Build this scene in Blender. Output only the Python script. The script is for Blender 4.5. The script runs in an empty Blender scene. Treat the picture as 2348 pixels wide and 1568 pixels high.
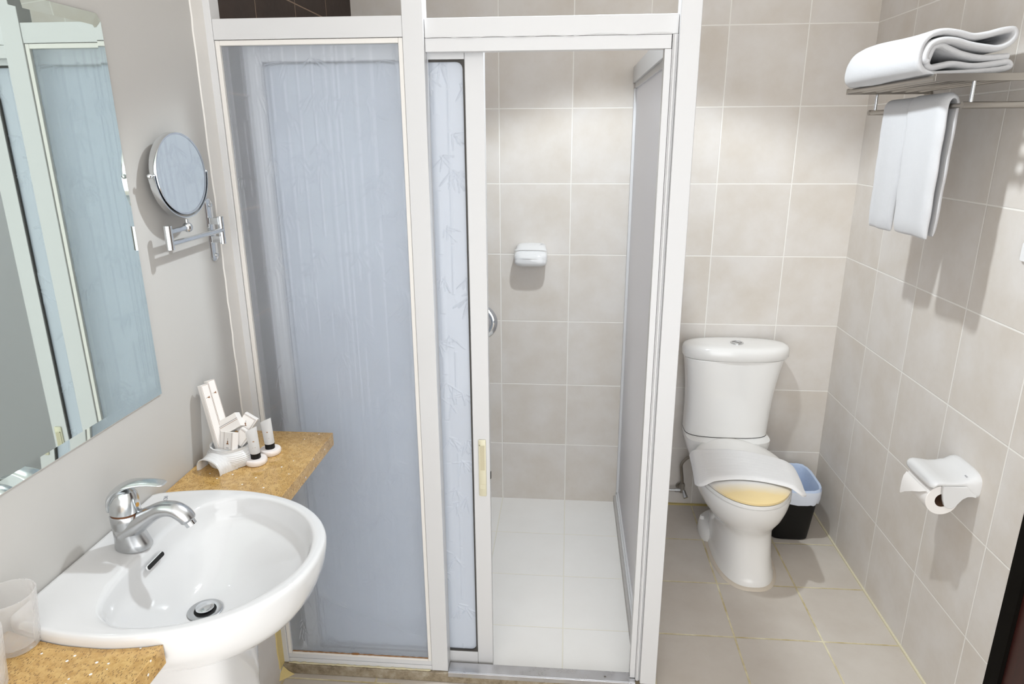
import bpy, bmesh, math, random
import numpy as np
from mathutils import Vector, Matrix

S = bpy.context.scene
COL = S.collection
PI = math.pi
rad = math.radians

# ------------------------------------------------------------------ camera
# x: 0 = right wall, negative to the left; y: 0 = back wall, negative towards the camera; z: 0 = floor
F_PX = 1550.66
CAM = Vector((-1.1668, -2.922, 1.6781))
YAW, PITCH, ROLL = -0.0827, -0.2933, -0.0047
fwd = Vector((math.sin(YAW) * math.cos(PITCH), math.cos(YAW) * math.cos(PITCH), math.sin(PITCH)))
rt0 = Vector((math.cos(YAW), -math.sin(YAW), 0))
up0 = rt0.cross(fwd)
rt = rt0 * math.cos(ROLL) + up0 * math.sin(ROLL)
up = -rt0 * math.sin(ROLL) + up0 * math.cos(ROLL)
cd = bpy.data.cameras.new('camera')
cd.sensor_width = 36.0
cd.lens = F_PX / 2348 * 36.0
cd.clip_start = 0.02
cam = bpy.data.objects.new('camera', cd)
COL.objects.link(cam)
cam.matrix_world = Matrix(((rt.x, up.x, -fwd.x, CAM.x), (rt.y, up.y, -fwd.y, CAM.y), (rt.z, up.z, -fwd.z, CAM.z), (0, 0, 0, 1)))
S.camera = cam

# ------------------------------------------------------------------ view, world, lights
S.view_settings.view_transform = 'Standard'
S.view_settings.look = 'None'
S.view_settings.gamma = 1.0
S.view_settings.use_curve_mapping = False
S.view_settings.exposure = 0.08
S.cycles.max_bounces = 11
S.cycles.transmission_bounces = 9
S.cycles.use_adaptive_sampling = True
S.cycles.adaptive_threshold = 0.018
S.cycles.transparent_max_bounces = 16
S.cycles.caustics_reflective = False
S.cycles.caustics_refractive = True

world = bpy.data.worlds.new('world')
S.world = world
world.use_nodes = True
world.node_tree.nodes['Background'].inputs[0].default_value = (0.985, 0.995, 1.0, 1)
world.node_tree.nodes['Background'].inputs[1].default_value = 3.0

def add_light(name, kind, loc, energy, color, **kw):
    l = bpy.data.lights.new(name, kind)
    l.energy = energy
    l.color = color
    for k, v in kw.items():
        setattr(l, k, v)
    o = bpy.data.objects.new(name, l)
    COL.objects.link(o)
    o.location = loc
    return o

LAMP = (-1.04, -1.05, 2.60)
L_main = add_light('downlight_bulb', 'SPOT', LAMP, 76, (0.87, 0.945, 1.0), spot_size=rad(113), spot_blend=0.22, shadow_soft_size=0.036)
L_main.rotation_euler = (rad(0), rad(-3), 0)
L_soft = add_light('ceiling_bounce_fill', 'AREA', (-1.03, -1.75, 2.63), 8.5, (1.0, 0.96, 0.90), shape='RECTANGLE', size=2.0, size_y=3.2)  # added area light under the ceiling, standing in for bounced room light

# ------------------------------------------------------------------ mesh helpers
class MB:
    def __init__(s):
        s.v = []; s.f = []; s.mi = []
    def add(s, verts, faces, m=0):
        n = len(s.v)
        s.v += [tuple(v) for v in verts]
        s.f += [tuple(i + n for i in f) for f in faces]
        s.mi += [m] * len(faces)
        return s
    def box(s, x0, x1, y0, y1, z0, z1, m=0):
        x0, x1 = sorted((x0, x1)); y0, y1 = sorted((y0, y1)); z0, z1 = sorted((z0, z1))
        v = [(x0, y0, z0), (x1, y0, z0), (x1, y1, z0), (x0, y1, z0), (x0, y0, z1), (x1, y0, z1), (x1, y1, z1), (x0, y1, z1)]
        return s.add(v, [(0, 3, 2, 1), (4, 5, 6, 7), (0, 1, 5, 4), (1, 2, 6, 5), (2, 3, 7, 6), (3, 0, 4, 7)], m)
    def loft(s, rings, cap0=True, cap1=True, closed=True, m=0):
        n = len(rings[0]); V = []; Fc = []
        for r in rings:
            V += list(r)
        for i in range(len(rings) - 1):
            for j in range(n if closed else n - 1):
                k = (j + 1) % n
                Fc.append((i * n + j, i * n + k, (i + 1) * n + k, (i + 1) * n + j))
        if cap0: Fc.append(tuple(range(n - 1, -1, -1)))
        if cap1: Fc.append(tuple((len(rings) - 1) * n + j for j in range(n)))
        return s.add(V, Fc, m)
    def cyl(s, p0, p1, r0, r1=None, n=24, m=0):
        r1 = r0 if r1 is None else r1
        p0 = Vector(p0); p1 = Vector(p1)
        return s.loft([circ(p0, p1 - p0, r0, n), circ(p1, p1 - p0, r1, n)], m=m)
    def tube(s, pts, r, n=14, m=0):
        pts = [Vector(p) for p in pts]
        rr = r if isinstance(r, (list, tuple)) else [r] * len(pts)
        rings = []; u = None
        for i, p in enumerate(pts):
            d = (pts[min(i + 1, len(pts) - 1)] - pts[max(i - 1, 0)]).normalized()
            if u is None:
                u = d.cross(Vector((0, 0, 1)))
                if u.length < 0.05: u = d.cross(Vector((0, 1, 0)))
            u = (u - d * u.dot(d)).normalized()
            w = d.cross(u)
            rings.append([p + (u * math.cos(2 * PI * k / n) + w * math.sin(2 * PI * k / n)) * rr[i] for k in range(n)])
        return s.loft(rings, m=m)
    def lathe(s, c, prof, n=48, m=0, cap0=True, cap1=True):
        rings = [[(c[0] + r * math.cos(2 * PI * k / n), c[1] + r * math.sin(2 * PI * k / n), c[2] + z) for k in range(n)] for r, z in prof]
        return s.loft(rings, cap0, cap1, m=m)
    def build(s, name, mats, parent=None, smooth=True, bevel=0.0, seg=2, ang=40, subsurf=0, weld=False):
        me = bpy.data.meshes.new(name)
        me.from_pydata(s.v, [], s.f)
        mats = mats if isinstance(mats, (list, tuple)) else [mats]
        for mt in mats: me.materials.append(mt)
        me.polygons.foreach_set('material_index', s.mi)
        bm = bmesh.new(); bm.from_mesh(me)
        if weld: bmesh.ops.remove_doubles(bm, verts=bm.verts, dist=1e-5)
        bmesh.ops.recalc_face_normals(bm, faces=bm.faces)
        bm.to_mesh(me); bm.free()
        o = bpy.data.objects.new(name, me)
        COL.objects.link(o)
        if smooth:
            me.polygons.foreach_set('use_smooth', [True] * len(me.polygons))
            me.set_sharp_from_angle(angle=rad(ang))
        if bevel > 0:
            b = o.modifiers.new('bevel', 'BEVEL'); b.width = bevel; b.segments = seg; b.limit_method = 'ANGLE'; b.angle_limit = rad(35)
            b.harden_normals = smooth
        if subsurf:
            q = o.modifiers.new('subsurf', 'SUBSURF'); q.levels = subsurf; q.render_levels = subsurf
        if parent is not None:
            o.parent = parent
            o.matrix_parent_inverse = Matrix.Translation(parent.location).inverted()
        return o

def circ(c, d, r, n=24, ry=None):
    c = Vector(c); d = Vector(d).normalized()
    u = d.cross(Vector((0, 0, 1)))
    if u.length < 0.05: u = Vector((1, 0, 0))
    u.normalize(); w = d.cross(u); ry = r if ry is None else ry
    return [c + u * r * math.cos(2 * PI * k / n) + w * ry * math.sin(2 * PI * k / n) for k in range(n)]

def sq(cx, cy, z, hx, hy, e=2.5, n=48, hyb=None):
    """superellipse ring; hy = half depth towards the camera (-y), hyb = towards the wall"""
    out = []
    for k in range(n):
        a = 2 * PI * k / n
        c, s_ = math.cos(a), math.sin(a)
        x = hx * math.copysign(abs(c) ** (2 / e), c)
        h = (hyb if (hyb is not None and s_ > 0) else hy)
        y = h * math.copysign(abs(s_) ** (2 / e), s_)
        out.append((cx + x, cy + y, z))
    return out

def thing(name, label, cat, loc=(0, 0, 0), group=None):
    o = bpy.data.objects.new(name, None)
    COL.objects.link(o)
    o.empty_display_size = 0.05
    o.location = loc
    o['label'] = label; o['category'] = cat
    if group: o['group'] = group
    return o

def tag(o, label, cat, group=None):
    o['label'] = label; o['category'] = cat
    if group: o['group'] = group
    return o

def struct(o):
    o['kind'] = 'structure'
    return o

def catmull(pts, m=8, closed=False):
    P = [Vector(p) for p in pts]; out = []
    n = len(P)
    for i in range(n if closed else n - 1):
        g = lambda k: P[k % n] if closed else P[min(max(k, 0), n - 1)]
        p0, p1, p2, p3 = g(i - 1), g(i), g(i + 1), g(i + 2)
        for j in range(m):
            t = j / m
            out.append(0.5 * ((2 * p1) + (p2 - p0) * t + (2 * p0 - 5 * p1 + 4 * p2 - p3) * t * t + (3 * p1 - p0 - 3 * p2 + p3) * t ** 3))
    if not closed: out.append(P[-1])
    return out

# ------------------------------------------------------------------ materials
class NT:
    def __init__(s, name):
        s.m = bpy.data.materials.new(name); s.m.use_nodes = True
        s.t = s.m.node_tree; s.t.nodes.clear()
        s.out = s.t.nodes.new('ShaderNodeOutputMaterial')
    def n(s, k, **kw):
        nd = s.t.nodes.new('ShaderNode' + k)
        for a, b in kw.items(): setattr(nd, a, b)
        return nd
    def l(s, a, b): s.t.links.new(a, b)
    def math(s, op, a, b=None, clamp=False):
        nd = s.n('Math', operation=op, use_clamp=clamp)
        for i, x in enumerate((a, b)):
            if x is None: continue
            if isinstance(x, (int, float)): nd.inputs[i].default_value = x
            else: s.l(x, nd.inputs[i])
        return nd.outputs[0]
    def mix(s, f, a, b):
        nd = s.n('Mix', data_type='RGBA')
        for i, x in ((0, f), (6, a), (7, b)):
            if isinstance(x, (int, float)): nd.inputs[i].default_value = x
            elif isinstance(x, tuple): nd.inputs[i].default_value = (*x[:3], 1)
            else: s.l(x, nd.inputs[i])
        return nd.outputs[2]
    def ramp(s, f, stops):
        nd = s.n('ValToRGB')
        e = nd.color_ramp.elements
        while len(e) < len(stops): e.new(0.5)
        for i, (p, c) in enumerate(stops):
            e[i].position = p
            e[i].color = (*c[:3], 1) if isinstance(c, tuple) else (c, c, c, 1)
        s.l(f, nd.inputs[0])
        return nd.outputs[0]
    def noise(s, vec, scale, detail=3, rough=0.5):
        nd = s.n('TexNoise'); nd.inputs['Scale'].default_value = scale
        nd.inputs['Detail'].default_value = detail; nd.inputs['Roughness'].default_value = rough
        if vec is not None: s.l(vec, nd.inputs['Vector'])
        return nd
    def bump(s, h, strength, dist, normal=None):
        nd = s.n('Bump'); nd.inputs['Strength'].default_value = strength; nd.inputs['Distance'].default_value = dist
        s.l(h, nd.inputs['Height'])
        if normal is not None: s.l(normal, nd.inputs['Normal'])
        return nd.outputs[0]
    def principled(s, color=None, rough=0.5, metal=0.0, normal=None, **kw):
        p = s.n('BsdfPrincipled')
        for key, x in (('Base Color', color), ('Roughness', rough), ('Metallic', metal)):
            if x is None: continue
            if isinstance(x, tuple): p.inputs[key].default_value = (*x[:3], 1)
            elif isinstance(x, (int, float)): p.inputs[key].default_value = x
            else: s.l(x, p.inputs[key])
        if normal is not None: s.l(normal, p.inputs['Normal'])
        for k, v in kw.items(): p.inputs[k.replace('_', ' ')].default_value = v
        return p
    def done(s, sh):
        s.l(sh, s.out.inputs[0]); return s.m

def simple(name, color, rough=0.5, metal=0.0, nscale=0, nstr=0.0, ndist=0.001, **kw):
    t = NT(name); nrm = None
    g = t.n('NewGeometry')
    nz = t.noise(g.outputs['Position'], nscale or 30, 3)
    c = t.mix(t.math('MULTIPLY', nz.outputs[0], 0.12), color, tuple(x * 0.9 for x in color))
    if nstr: nrm = t.bump(nz.outputs[0], nstr, ndist)
    return t.done(t.principled(c, rough, metal, nrm, **kw).outputs[0])

def tile_mat(name, ua, uo, va, vo, base, dark, grout, gw=0.0050, rough=0.32, gnoise=None, pattern=0.0):
    t = NT(name)
    g = t.n('NewGeometry'); sp = t.n('SeparateXYZ'); t.l(g.outputs['Position'], sp.inputs[0])
    U = t.math('MULTIPLY', t.math('SUBTRACT', sp.outputs[ua], uo), 1 / 0.3)
    V = t.math('MULTIPLY', t.math('SUBTRACT', sp.outputs[va], vo), 1 / 0.3)
    du = t.math('MULTIPLY', t.math('PINGPONG', U, 0.5), 0.3)
    dv = t.math('MULTIPLY', t.math('PINGPONG', V, 0.5), 0.3)
    d = t.math('MINIMUM', du, dv)
    mr = t.n('MapRange', interpolation_type='SMOOTHSTEP')
    mr.inputs['From Min'].default_value = gw * 0.36; mr.inputs['From Max'].default_value = gw * 0.62
    t.l(d, mr.inputs['Value'])
    mask = mr.outputs[0]                         # 1 on the tile
    cb = t.n('CombineXYZ'); t.l(t.math('FLOOR', U), cb.inputs[0]); t.l(t.math('FLOOR', V), cb.inputs[1])
    wn = t.n('TexWhiteNoise', noise_dimensions='2D'); t.l(cb.outputs[0], wn.inputs['Vector'])
    off = t.n('VectorMath', operation='MULTIPLY_ADD')
    t.l(wn.outputs['Color'], off.inputs[0]); off.inputs[1].default_value = (7, 7, 7); t.l(g.outputs['Position'], off.inputs[2])
    n1 = t.noise(off.outputs[0], 5.5, 4, 0.55); n2 = t.noise(off.outputs[0], 60, 4, 0.65)
    f = t.math('ADD', t.math('MULTIPLY', t.ramp(n1.outputs[0], [(0.34, 0.0), (0.68, 1.0)]), 0.62), t.math('MULTIPLY', n2.outputs[0], 0.22), clamp=True)
    f = t.math('ADD', f, t.math('MULTIPLY', wn.outputs['Value'], 0.16), clamp=True)
    col = t.mix(f, base, dark)
    if gnoise:
        n3 = t.noise(g.outputs['Position'], 9, 4, 0.6)
        gc = t.mix(t.ramp(n3.outputs[0], [(0.35, 0.0), (0.62, 1.0)]), grout, gnoise)
    else:
        gc = grout
    c = t.mix(mask, gc, col)
    r = t.math('ADD', t.math('MULTIPLY', t.math('SUBTRACT', 1.0, mask), 0.5), t.math('MULTIPLY_ADD', n2.outputs[0], 0.12), clamp=True)
    r = t.math('ADD', r, rough - 0.06)
    nb = t.bump(mask, 0.6, 0.0012)
    nb2 = t.bump(n2.outputs[0], 0.05, 0.0006, nb)
    return t.done(t.principled(c, r, 0.0, nb2).outputs[0])

TB, TD = (0.69, 0.66, 0.63), (0.59, 0.535, 0.47)
GR = (0.80, 0.775, 0.73)
M = {}
M['tile_back'] = tile_mat('beige wall tile', 'X', -0.557, 'Z', 0.2926, TB, TD, GR)
M['tile_side'] = tile_mat('beige side wall tile', 'Y', 0.001, 'Z', 0.2926, TB, TD, GR)
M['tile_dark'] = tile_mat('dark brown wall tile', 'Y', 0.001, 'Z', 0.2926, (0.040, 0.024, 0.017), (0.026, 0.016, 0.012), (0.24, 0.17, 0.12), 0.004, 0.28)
M['tile_floor'] = tile_mat('beige floor tile', 'X', -0.557, 'Y', 0.003, (0.61, 0.565, 0.51), (0.52, 0.465, 0.405), (0.76, 0.71, 0.52), 0.0066, 0.36, gnoise=(0.50, 0.41, 0.22))
M['tile_shower_lit'] = tile_mat('light-painted shower floor tile', 'X', -0.557, 'Y', 0.003, (0.84, 0.825, 0.80), (0.80, 0.78, 0.75), (0.80, 0.77, 0.68), 0.0042, 0.34)  # tile made paler than the outer floor: lamp brightness put into the colour
M['paint'] = simple('cream wall paint', (0.53, 0.515, 0.49), 0.55, nscale=90, nstr=0.05, ndist=0.0006)
M['ceil'] = simple('ceiling paint', (0.80, 0.79, 0.77), 0.7)
M['alu'] = simple('white coated aluminium', (0.645, 0.645, 0.65), 0.30, nscale=4)
M['caulk'] = simple('white silicone', (0.77, 0.745, 0.71), 0.45, nscale=60, nstr=0.25, ndist=0.002)
M['caulk_y'] = simple('yellowed silicone', (0.66, 0.52, 0.22), 0.5, nscale=60, nstr=0.35, ndist=0.003)
M['ceramic'] = simple('white glazed ceramic', (0.70, 0.70, 0.70), 0.07, nscale=2, Coat_Weight=0.3, Coat_Roughness=0.03)
M['ceramic_wc'] = simple('white toilet ceramic', (0.82, 0.81, 0.79), 0.10, nscale=2, Coat_Weight=0.3, Coat_Roughness=0.04)
M['chrome'] = simple('polished chrome', (0.72, 0.74, 0.76), 0.10, 1.0, nscale=20)
M['chrome_dull'] = simple('water stained chrome', (0.56, 0.57, 0.58), 0.26, 1.0, nscale=60, nstr=0.12, ndist=0.001)
M['chrome_soft'] = simple('satin chrome', (0.64, 0.66, 0.67), 0.19, 1.0, nscale=40, nstr=0.05)
M['steel'] = simple('brushed steel', (0.36, 0.335, 0.305), 0.33, 1.0, nscale=30)
M['gasket'] = simple('dark rubber gasket', (0.055, 0.05, 0.045), 0.7)
M['black'] = simple('black plastic', (0.006, 0.0055, 0.005), 0.5, Specular_IOR_Level=0.25)
M['hole'] = simple('dark opening', (0.006, 0.006, 0.006), 0.8)
M['plastic'] = simple('white plastic', (0.80, 0.80, 0.80), 0.3)
M['cream'] = simple('aged cream plastic', (0.66, 0.62, 0.46), 0.4)
M['cream_dk'] = simple('cream plastic recess', (0.55, 0.50, 0.35), 0.5)
M['brown_ink'] = simple('brown print', (0.22, 0.085, 0.02), 0.5)
M['ink'] = simple('dark print', (0.03, 0.025, 0.03), 0.5)
M['grey_ink'] = simple('grey print', (0.16, 0.17, 0.20), 0.5)
M['card'] = simple('white card', (0.80, 0.77, 0.74), 0.5)
M['paper'] = simple('toilet paper', (0.84, 0.81, 0.78), 0.9, nscale=200, nstr=0.1)
M['core'] = simple('cardboard core', (0.22, 0.12, 0.07), 0.9)
M['doorwood'] = None

# wood of the door
t = NT('dark red brown wood')
g = t.n('NewGeometry'); mp = t.n('Mapping'); t.l(g.outputs['Position'], mp.inputs[0]); mp.inputs['Scale'].default_value = (14, 14, 0.8)
nz = t.noise(mp.outputs[0], 3.0, 5, 0.6)
M['doorwood'] = t.done(t.principled(t.mix(nz.outputs[0], (0.050, 0.010, 0.006), (0.018, 0.004, 0.003)), 0.4).outputs[0])
M['jamb_shade_wood'] = simple('wood with gap shade painted in', (0.004, 0.003, 0.002), 0.8, Specular_IOR_Level=0.1)  # shade of the gap beside the door leaf painted into the wood colour

# golden speckled quartz
t = NT('golden speckled quartz')
g = t.n('NewGeometry'); P = g.outputs['Position']
n1 = t.noise(P, 70, 4, 0.7)
base = t.mix(t.ramp(n1.outputs[0], [(0.36, 0.0), (0.64, 1.0)]), (0.60, 0.385, 0.135), (0.44, 0.25, 0.07))
mp = t.n('Mapping'); t.l(P, mp.inputs[0]); mp.inputs['Rotation'].default_value = (0, 0, 0.6); mp.inputs['Scale'].default_value = (1.9, 0.7, 1.4)
v1 = t.n('TexVoronoi'); v1.inputs['Scale'].default_value = 225; t.l(mp.outputs[0], v1.inputs['Vector'])
nq = t.noise(P, 420, 2, 0.6)
s1 = t.math('LESS_THAN', t.math('ADD', v1.outputs['Distance'], t.math('MULTIPLY', t.math('SUBTRACT', nq.outputs[0], 0.5), 0.9)), 0.33)
pick = t.n('SeparateColor'); t.l(v1.outputs['Color'], pick.inputs[0])
s1 = t.math('MULTIPLY', s1, t.math('GREATER_THAN', pick.outputs[0], 0.42))
c = t.mix(t.math('MULTIPLY', s1, 0.75), base, (0.13, 0.065, 0.02))
v2 = t.n('TexVoronoi'); v2.inputs['Scale'].default_value = 88; t.l(P, v2.inputs['Vector'])
pk2 = t.n('SeparateColor'); t.l(v2.outputs['Color'], pk2.inputs[0])
s2 = t.math('MULTIPLY', t.math('LESS_THAN', v2.outputs['Distance'], 0.20), t.math('GREATER_THAN', pk2.outputs[1], 0.90))
c = t.mix(s2, c, (0.82, 0.82, 0.80))
M['quartz'] = t.done(t.principled(c, 0.22, 0.0, None, Coat_Weight=0.4, Coat_Roughness=0.08).outputs[0])

# stainless sill with water marks
t = NT('stained stainless sill')
g = t.n('NewGeometry'); nz = t.noise(g.outputs['Position'], 16, 5, 0.7)
M['sill'] = t.done(t.principled(t.mix(nz.outputs[0], (0.50, 0.50, 0.52), (0.72, 0.72, 0.74)), t.ramp(nz.outputs[0], [(0.3, 0.18), (0.7, 0.5)]), 1.0).outputs[0])
# worn stone kerb
t = NT('dirty stone kerb')
g = t.n('NewGeometry'); nz = t.noise(g.outputs['Position'], 22, 6, 0.75)
M['kerb'] = t.done(t.principled(t.ramp(nz.outputs[0], [(0.30, (0.11, 0.08, 0.045)), (0.5, (0.27, 0.22, 0.15)), (0.72, (0.42, 0.37, 0.29))]), 0.55).outputs[0])

# terry cloth
def terry(name, col, s=900, st=0.5, ds=0.0016):
    t = NT(name)
    g = t.n('NewGeometry'); nz = t.noise(g.outputs['Position'], s, 2, 0.6); n2 = t.noise(g.outputs['Position'], 130, 3, 0.6)
    h = t.math('ADD', nz.outputs[0], n2.outputs[0])
    return t.done(t.principled(col, 0.95, 0.0, t.bump(h, st, ds), Sheen_Weight=0.35, Sheen_Roughness=0.5).outputs[0])
M['terry'] = terry('white terry cloth', (0.57, 0.57, 0.58))
t = NT('white woven mat cloth')
g = t.n('NewGeometry'); wv = t.n('TexWave', bands_direction='Y'); wv.inputs['Scale'].default_value = 24; wv.inputs['Distortion'].default_value = 0.6
t.l(g.outputs['Position'], wv.inputs['Vector']); nz = t.noise(g.outputs['Position'], 420, 2, 0.6)
M['terry_mat'] = t.done(t.principled((0.76, 0.75, 0.745), 0.95, 0.0, t.bump(t.math('ADD', t.math('MULTIPLY', wv.outputs['Fac'], 0.35), nz.outputs[0]), 0.5, 0.0016), Sheen_Weight=0.3).outputs[0])

# wrapped soap, tubes, glass tumblers
M['wrap'] = simple('pleated soap wrap', (0.84, 0.78, 0.75), 0.35, nscale=120, nstr=0.3)
t = NT('cloudy tube plastic')
p = t.principled((0.86, 0.86, 0.86), 0.35, 0.0, None, Subsurface_Weight=0.0, Transmission_Weight=0.25)
tr = t.n('BsdfTranslucent'); tr.inputs[0].default_value = (0.9, 0.9, 0.9, 1)
mx = t.n('MixShader'); mx.inputs[0].default_value = 0.35; t.l(p.outputs[0], mx.inputs[1]); t.l(tr.outputs[0], mx.inputs[2])
M['tube'] = t.done(mx.outputs[0])
t = NT('wrapped tumbler glass')
g = t.n('NewGeometry'); nz = t.noise(g.outputs['Position'], 28, 3, 0.6)
p = t.principled((0.83, 0.81, 0.79), 0.25, 0.0, t.bump(nz.outputs[0], 0.6, 0.01))
tr = t.n('BsdfTransparent'); tr.inputs[0].default_value = (0.97, 0.97, 0.97, 1)
lw = t.n('LayerWeight'); lw.inputs['Blend'].default_value = 0.35
mx = t.n('MixShader'); t.l(t.math('ADD', t.math('MULTIPLY', lw.outputs['Facing'], 0.5), 0.12, clamp=True), mx.inputs[0]); t.l(tr.outputs[0], mx.inputs[1]); t.l(p.outputs[0], mx.inputs[2])
M['tumbler'] = t.done(mx.outputs[0])

# patterned glass: rough refraction plus a little milky body
def pane_mat(name, tint, rough, milk, clear):
    t = NT(name)
    gl = t.n('BsdfGlass'); gl.inputs['Color'].default_value = (*tint, 1); gl.inputs['Roughness'].default_value = rough; gl.inputs['IOR'].default_value = 1.45
    df = t.n('BsdfTranslucent'); df.inputs[0].default_value = (0.88, 0.94, 1.0, 1)
    d2 = t.principled((0.84, 0.88, 0.96), 0.12, 0.0, None, Specular_IOR_Level=0.8)
    m0 = t.n('MixShader'); m0.inputs[0].default_value = 0.5; t.l(df.outputs[0], m0.inputs[1]); t.l(d2.outputs[0], m0.inputs[2])
    m1 = t.n('MixShader'); m1.inputs[0].default_value = milk; t.l(gl.outputs[0], m1.inputs[1]); t.l(m0.outputs[0], m1.inputs[2])
    tp_ = t.n('BsdfTransparent'); tp_.inputs[0].default_value = (*tint, 1)
    m2 = t.n('MixShader'); m2.inputs[0].default_value = clear; t.l(m1.outputs[0], m2.inputs[1]); t.l(tp_.outputs[0], m2.inputs[2])
    return t.done(m2.outputs[0])
M['glass_fixed'] = pane_mat('embossed fixed glass', (0.985, 0.992, 1.0), 0.20, 0.38, 0.34)
M['glass_door'] = pane_mat('embossed door glass', (0.95, 0.97, 1.0), 0.36, 0.85, 0.08)
t = NT('frosted screen glass')
p = t.principled((0.80, 0.80, 0.83), 0.14, 0.0, None, Coat_Weight=0.5, Coat_Roughness=0.05)
tr = t.n('BsdfTranslucent'); tr.inputs[0].default_value = (0.92, 0.93, 0.96, 1)
mx = t.n('MixShader'); mx.inputs[0].default_value = 0.84; t.l(p.outputs[0], mx.inputs[1]); t.l(tr.outputs[0], mx.inputs[2])
M['glass_side'] = t.done(mx.outputs[0])
# mirrors
t = NT('silvered mirror'); M['mirror'] = t.done(t.principled((0.80, 0.90, 0.865), 0.015, 1.0).outputs[0])
t = NT('small mirror'); M['mirror_s'] = t.done(t.principled((0.84, 0.88, 0.88), 0.02, 1.0).outputs[0])
# toilet seat lid, yellowed towards its front
t = NT('yellowed seat lid plastic')
g = t.n('NewGeometry'); sp = t.n('SeparateXYZ'); t.l(g.outputs['Position'], sp.inputs[0])
nz = t.noise(g.outputs['Position'], 9, 3, 0.5)
v = t.math('ADD', sp.outputs[1], t.math('MULTIPLY', t.math('SUBTRACT', nz.outputs[0], 0.5), 0.05))
c = t.ramp(t.math('MULTIPLY_ADD', v, -1.0), [(0.0, 0.0), (1.0, 1.0)])
mr = t.n('MapRange'); mr.inputs['From Min'].default_value = -0.60; mr.inputs['From Max'].default_value = -0.67; t.l(v, mr.inputs['Value'])
mr2 = t.n('MapRange'); mr2.inputs['From Min'].default_value = -0.215; mr2.inputs['From Max'].default_value = -0.165; t.l(v, mr2.inputs['Value'])
cc = t.mix(mr.outputs[0], (0.79, 0.775, 0.75), (0.84, 0.66, 0.34))
cc = t.mix(t.math('MULTIPLY', mr2.outputs[0], 0.5), cc, (0.78, 0.72, 0.50))
M['lid'] = t.done(t.principled(cc, 0.16, 0.0, None, Coat_Weight=0.3).outputs[0])
# bin liner
t = NT('blue white bin liner')
g = t.n('NewGeometry'); sp = t.n('SeparateXYZ'); t.l(g.outputs['Position'], sp.inputs[0]); nz = t.noise(g.outputs['Position'], 45, 3, 0.6)
M['liner'] = t.done(t.principled((0.52, 0.62, 0.80), 0.4, 0.0, t.bump(nz.outputs[0], 0.7, 0.004)).outputs[0])
M['liner_out'] = simple('white outer liner', (0.66, 0.70, 0.78), 0.4, nscale=45, nstr=0.7, ndist=0.004)
t = NT('lamp glow')
em = t.n('Emission'); em.inputs[0].default_value = (1, 0.98, 0.95, 1); em.inputs[1].default_value = 3.0
M['glow'] = t.done(em.outputs[0])

# ------------------------------------------------------------------ room shell
XL = -2.07; H = 2.65; YF = -3.4; YE = -1.15
struct(MB().box(XL - 0.1, 0.1, YE, YF - 0.1, -0.05, 0).build('floor', M['tile_floor'], smooth=False))
struct(MB().box(-0.895, 0.1, YE, 0.1, -0.05, 0).build('floor', M['tile_floor'], smooth=False))
struct(MB().box(XL - 0.1, -0.895, YE, 0.1, -0.05, 0).build('floor', M['tile_shower_lit'], smooth=False))
struct(MB().box(XL - 0.1, 0.1, YF - 0.1, 0.1, H, H + 0.05).build('ceiling', M['ceil'], smooth=False))
struct(MB().box(XL - 0.1, 0.1, 0, 0.08, 0, H).build('wall_back', M['tile_back'], smooth=False))
DY0, DY1, DH = -1.302, -2.14, 2.06
struct(MB().box(0, 0.1, DY0, 0.0, 0, H).build('wall_right', M['tile_side'], smooth=False))
struct(MB().box(0, 0.1, DY1, YF, 0, H).box(0, 0.1, DY0, DY1, DH, H).build('wall_right', M['paint'], smooth=False))
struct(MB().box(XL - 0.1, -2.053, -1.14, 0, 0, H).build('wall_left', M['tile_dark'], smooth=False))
struct(MB().box(XL - 0.1, XL, YF, -1.14, 0.87, H).build('wall_left', M['paint'], smooth=False))
struct(MB().box(XL - 0.1, XL + 0.002, YF, -1.14, 0, 0.87).build('wall_left', M['tile_side'], smooth=False))
# yellowed joints between floor and walls
struct(MB().box(-0.007, 0, DY0, 0, 0, 0.006).build('baseboard_right', simple('pale floor joint', (0.70, 0.65, 0.48), 0.6), smooth=False))
struct(MB().box(-0.89, -0.0, -0.009, 0, 0, 0.007).build('baseboard_back', simple('yellow floor joint', (0.52, 0.42, 0.16), 0.6, nscale=40), smooth=False))
# door in the right wall
d = struct(MB().box(0.012, 0.05, DY0 - 0.05, DY1 + 0.05, 0.004, DH - 0.05).build('door_1', M['doorwood'], smooth=False, bevel=0.002))
MB().box(0.002, 0.10, DY0 - 0.0005, DY0 - 0.05, 0.001, DH).box(0.002, 0.10, DY1 + 0.05, DY1 + 0.0005, 0.001, DH).box(0.002, 0.10, DY0 - 0.05, DY1 + 0.05, DH - 0.05, DH - 0.001).build('door_frame', M['jamb_shade_wood'], d, smooth=False)
MB().cyl((0.012, -2.02, 1.0), (-0.035, -2.02, 1.0), 0.009).tube([(-0.035, -2.02, 1.0), (-0.038, -1.99, 1.0), (-0.036, -1.91, 1.0)], 0.008).build('door_handle', M['chrome'], d)

# kerb under the enclosure
struct(MB().box(-2.068, -0.865, -1.178, -1.128, 0.0, 0.036).build('trim_1', M['kerb'], bevel=0.003))
struct(MB().box(-0.925, -0.872, -1.126, -0.001, 0.0, 0.034).build('trim_2', simple('grey side kerb', (0.47, 0.45, 0.43), 0.5, nscale=30), bevel=0.003))
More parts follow.
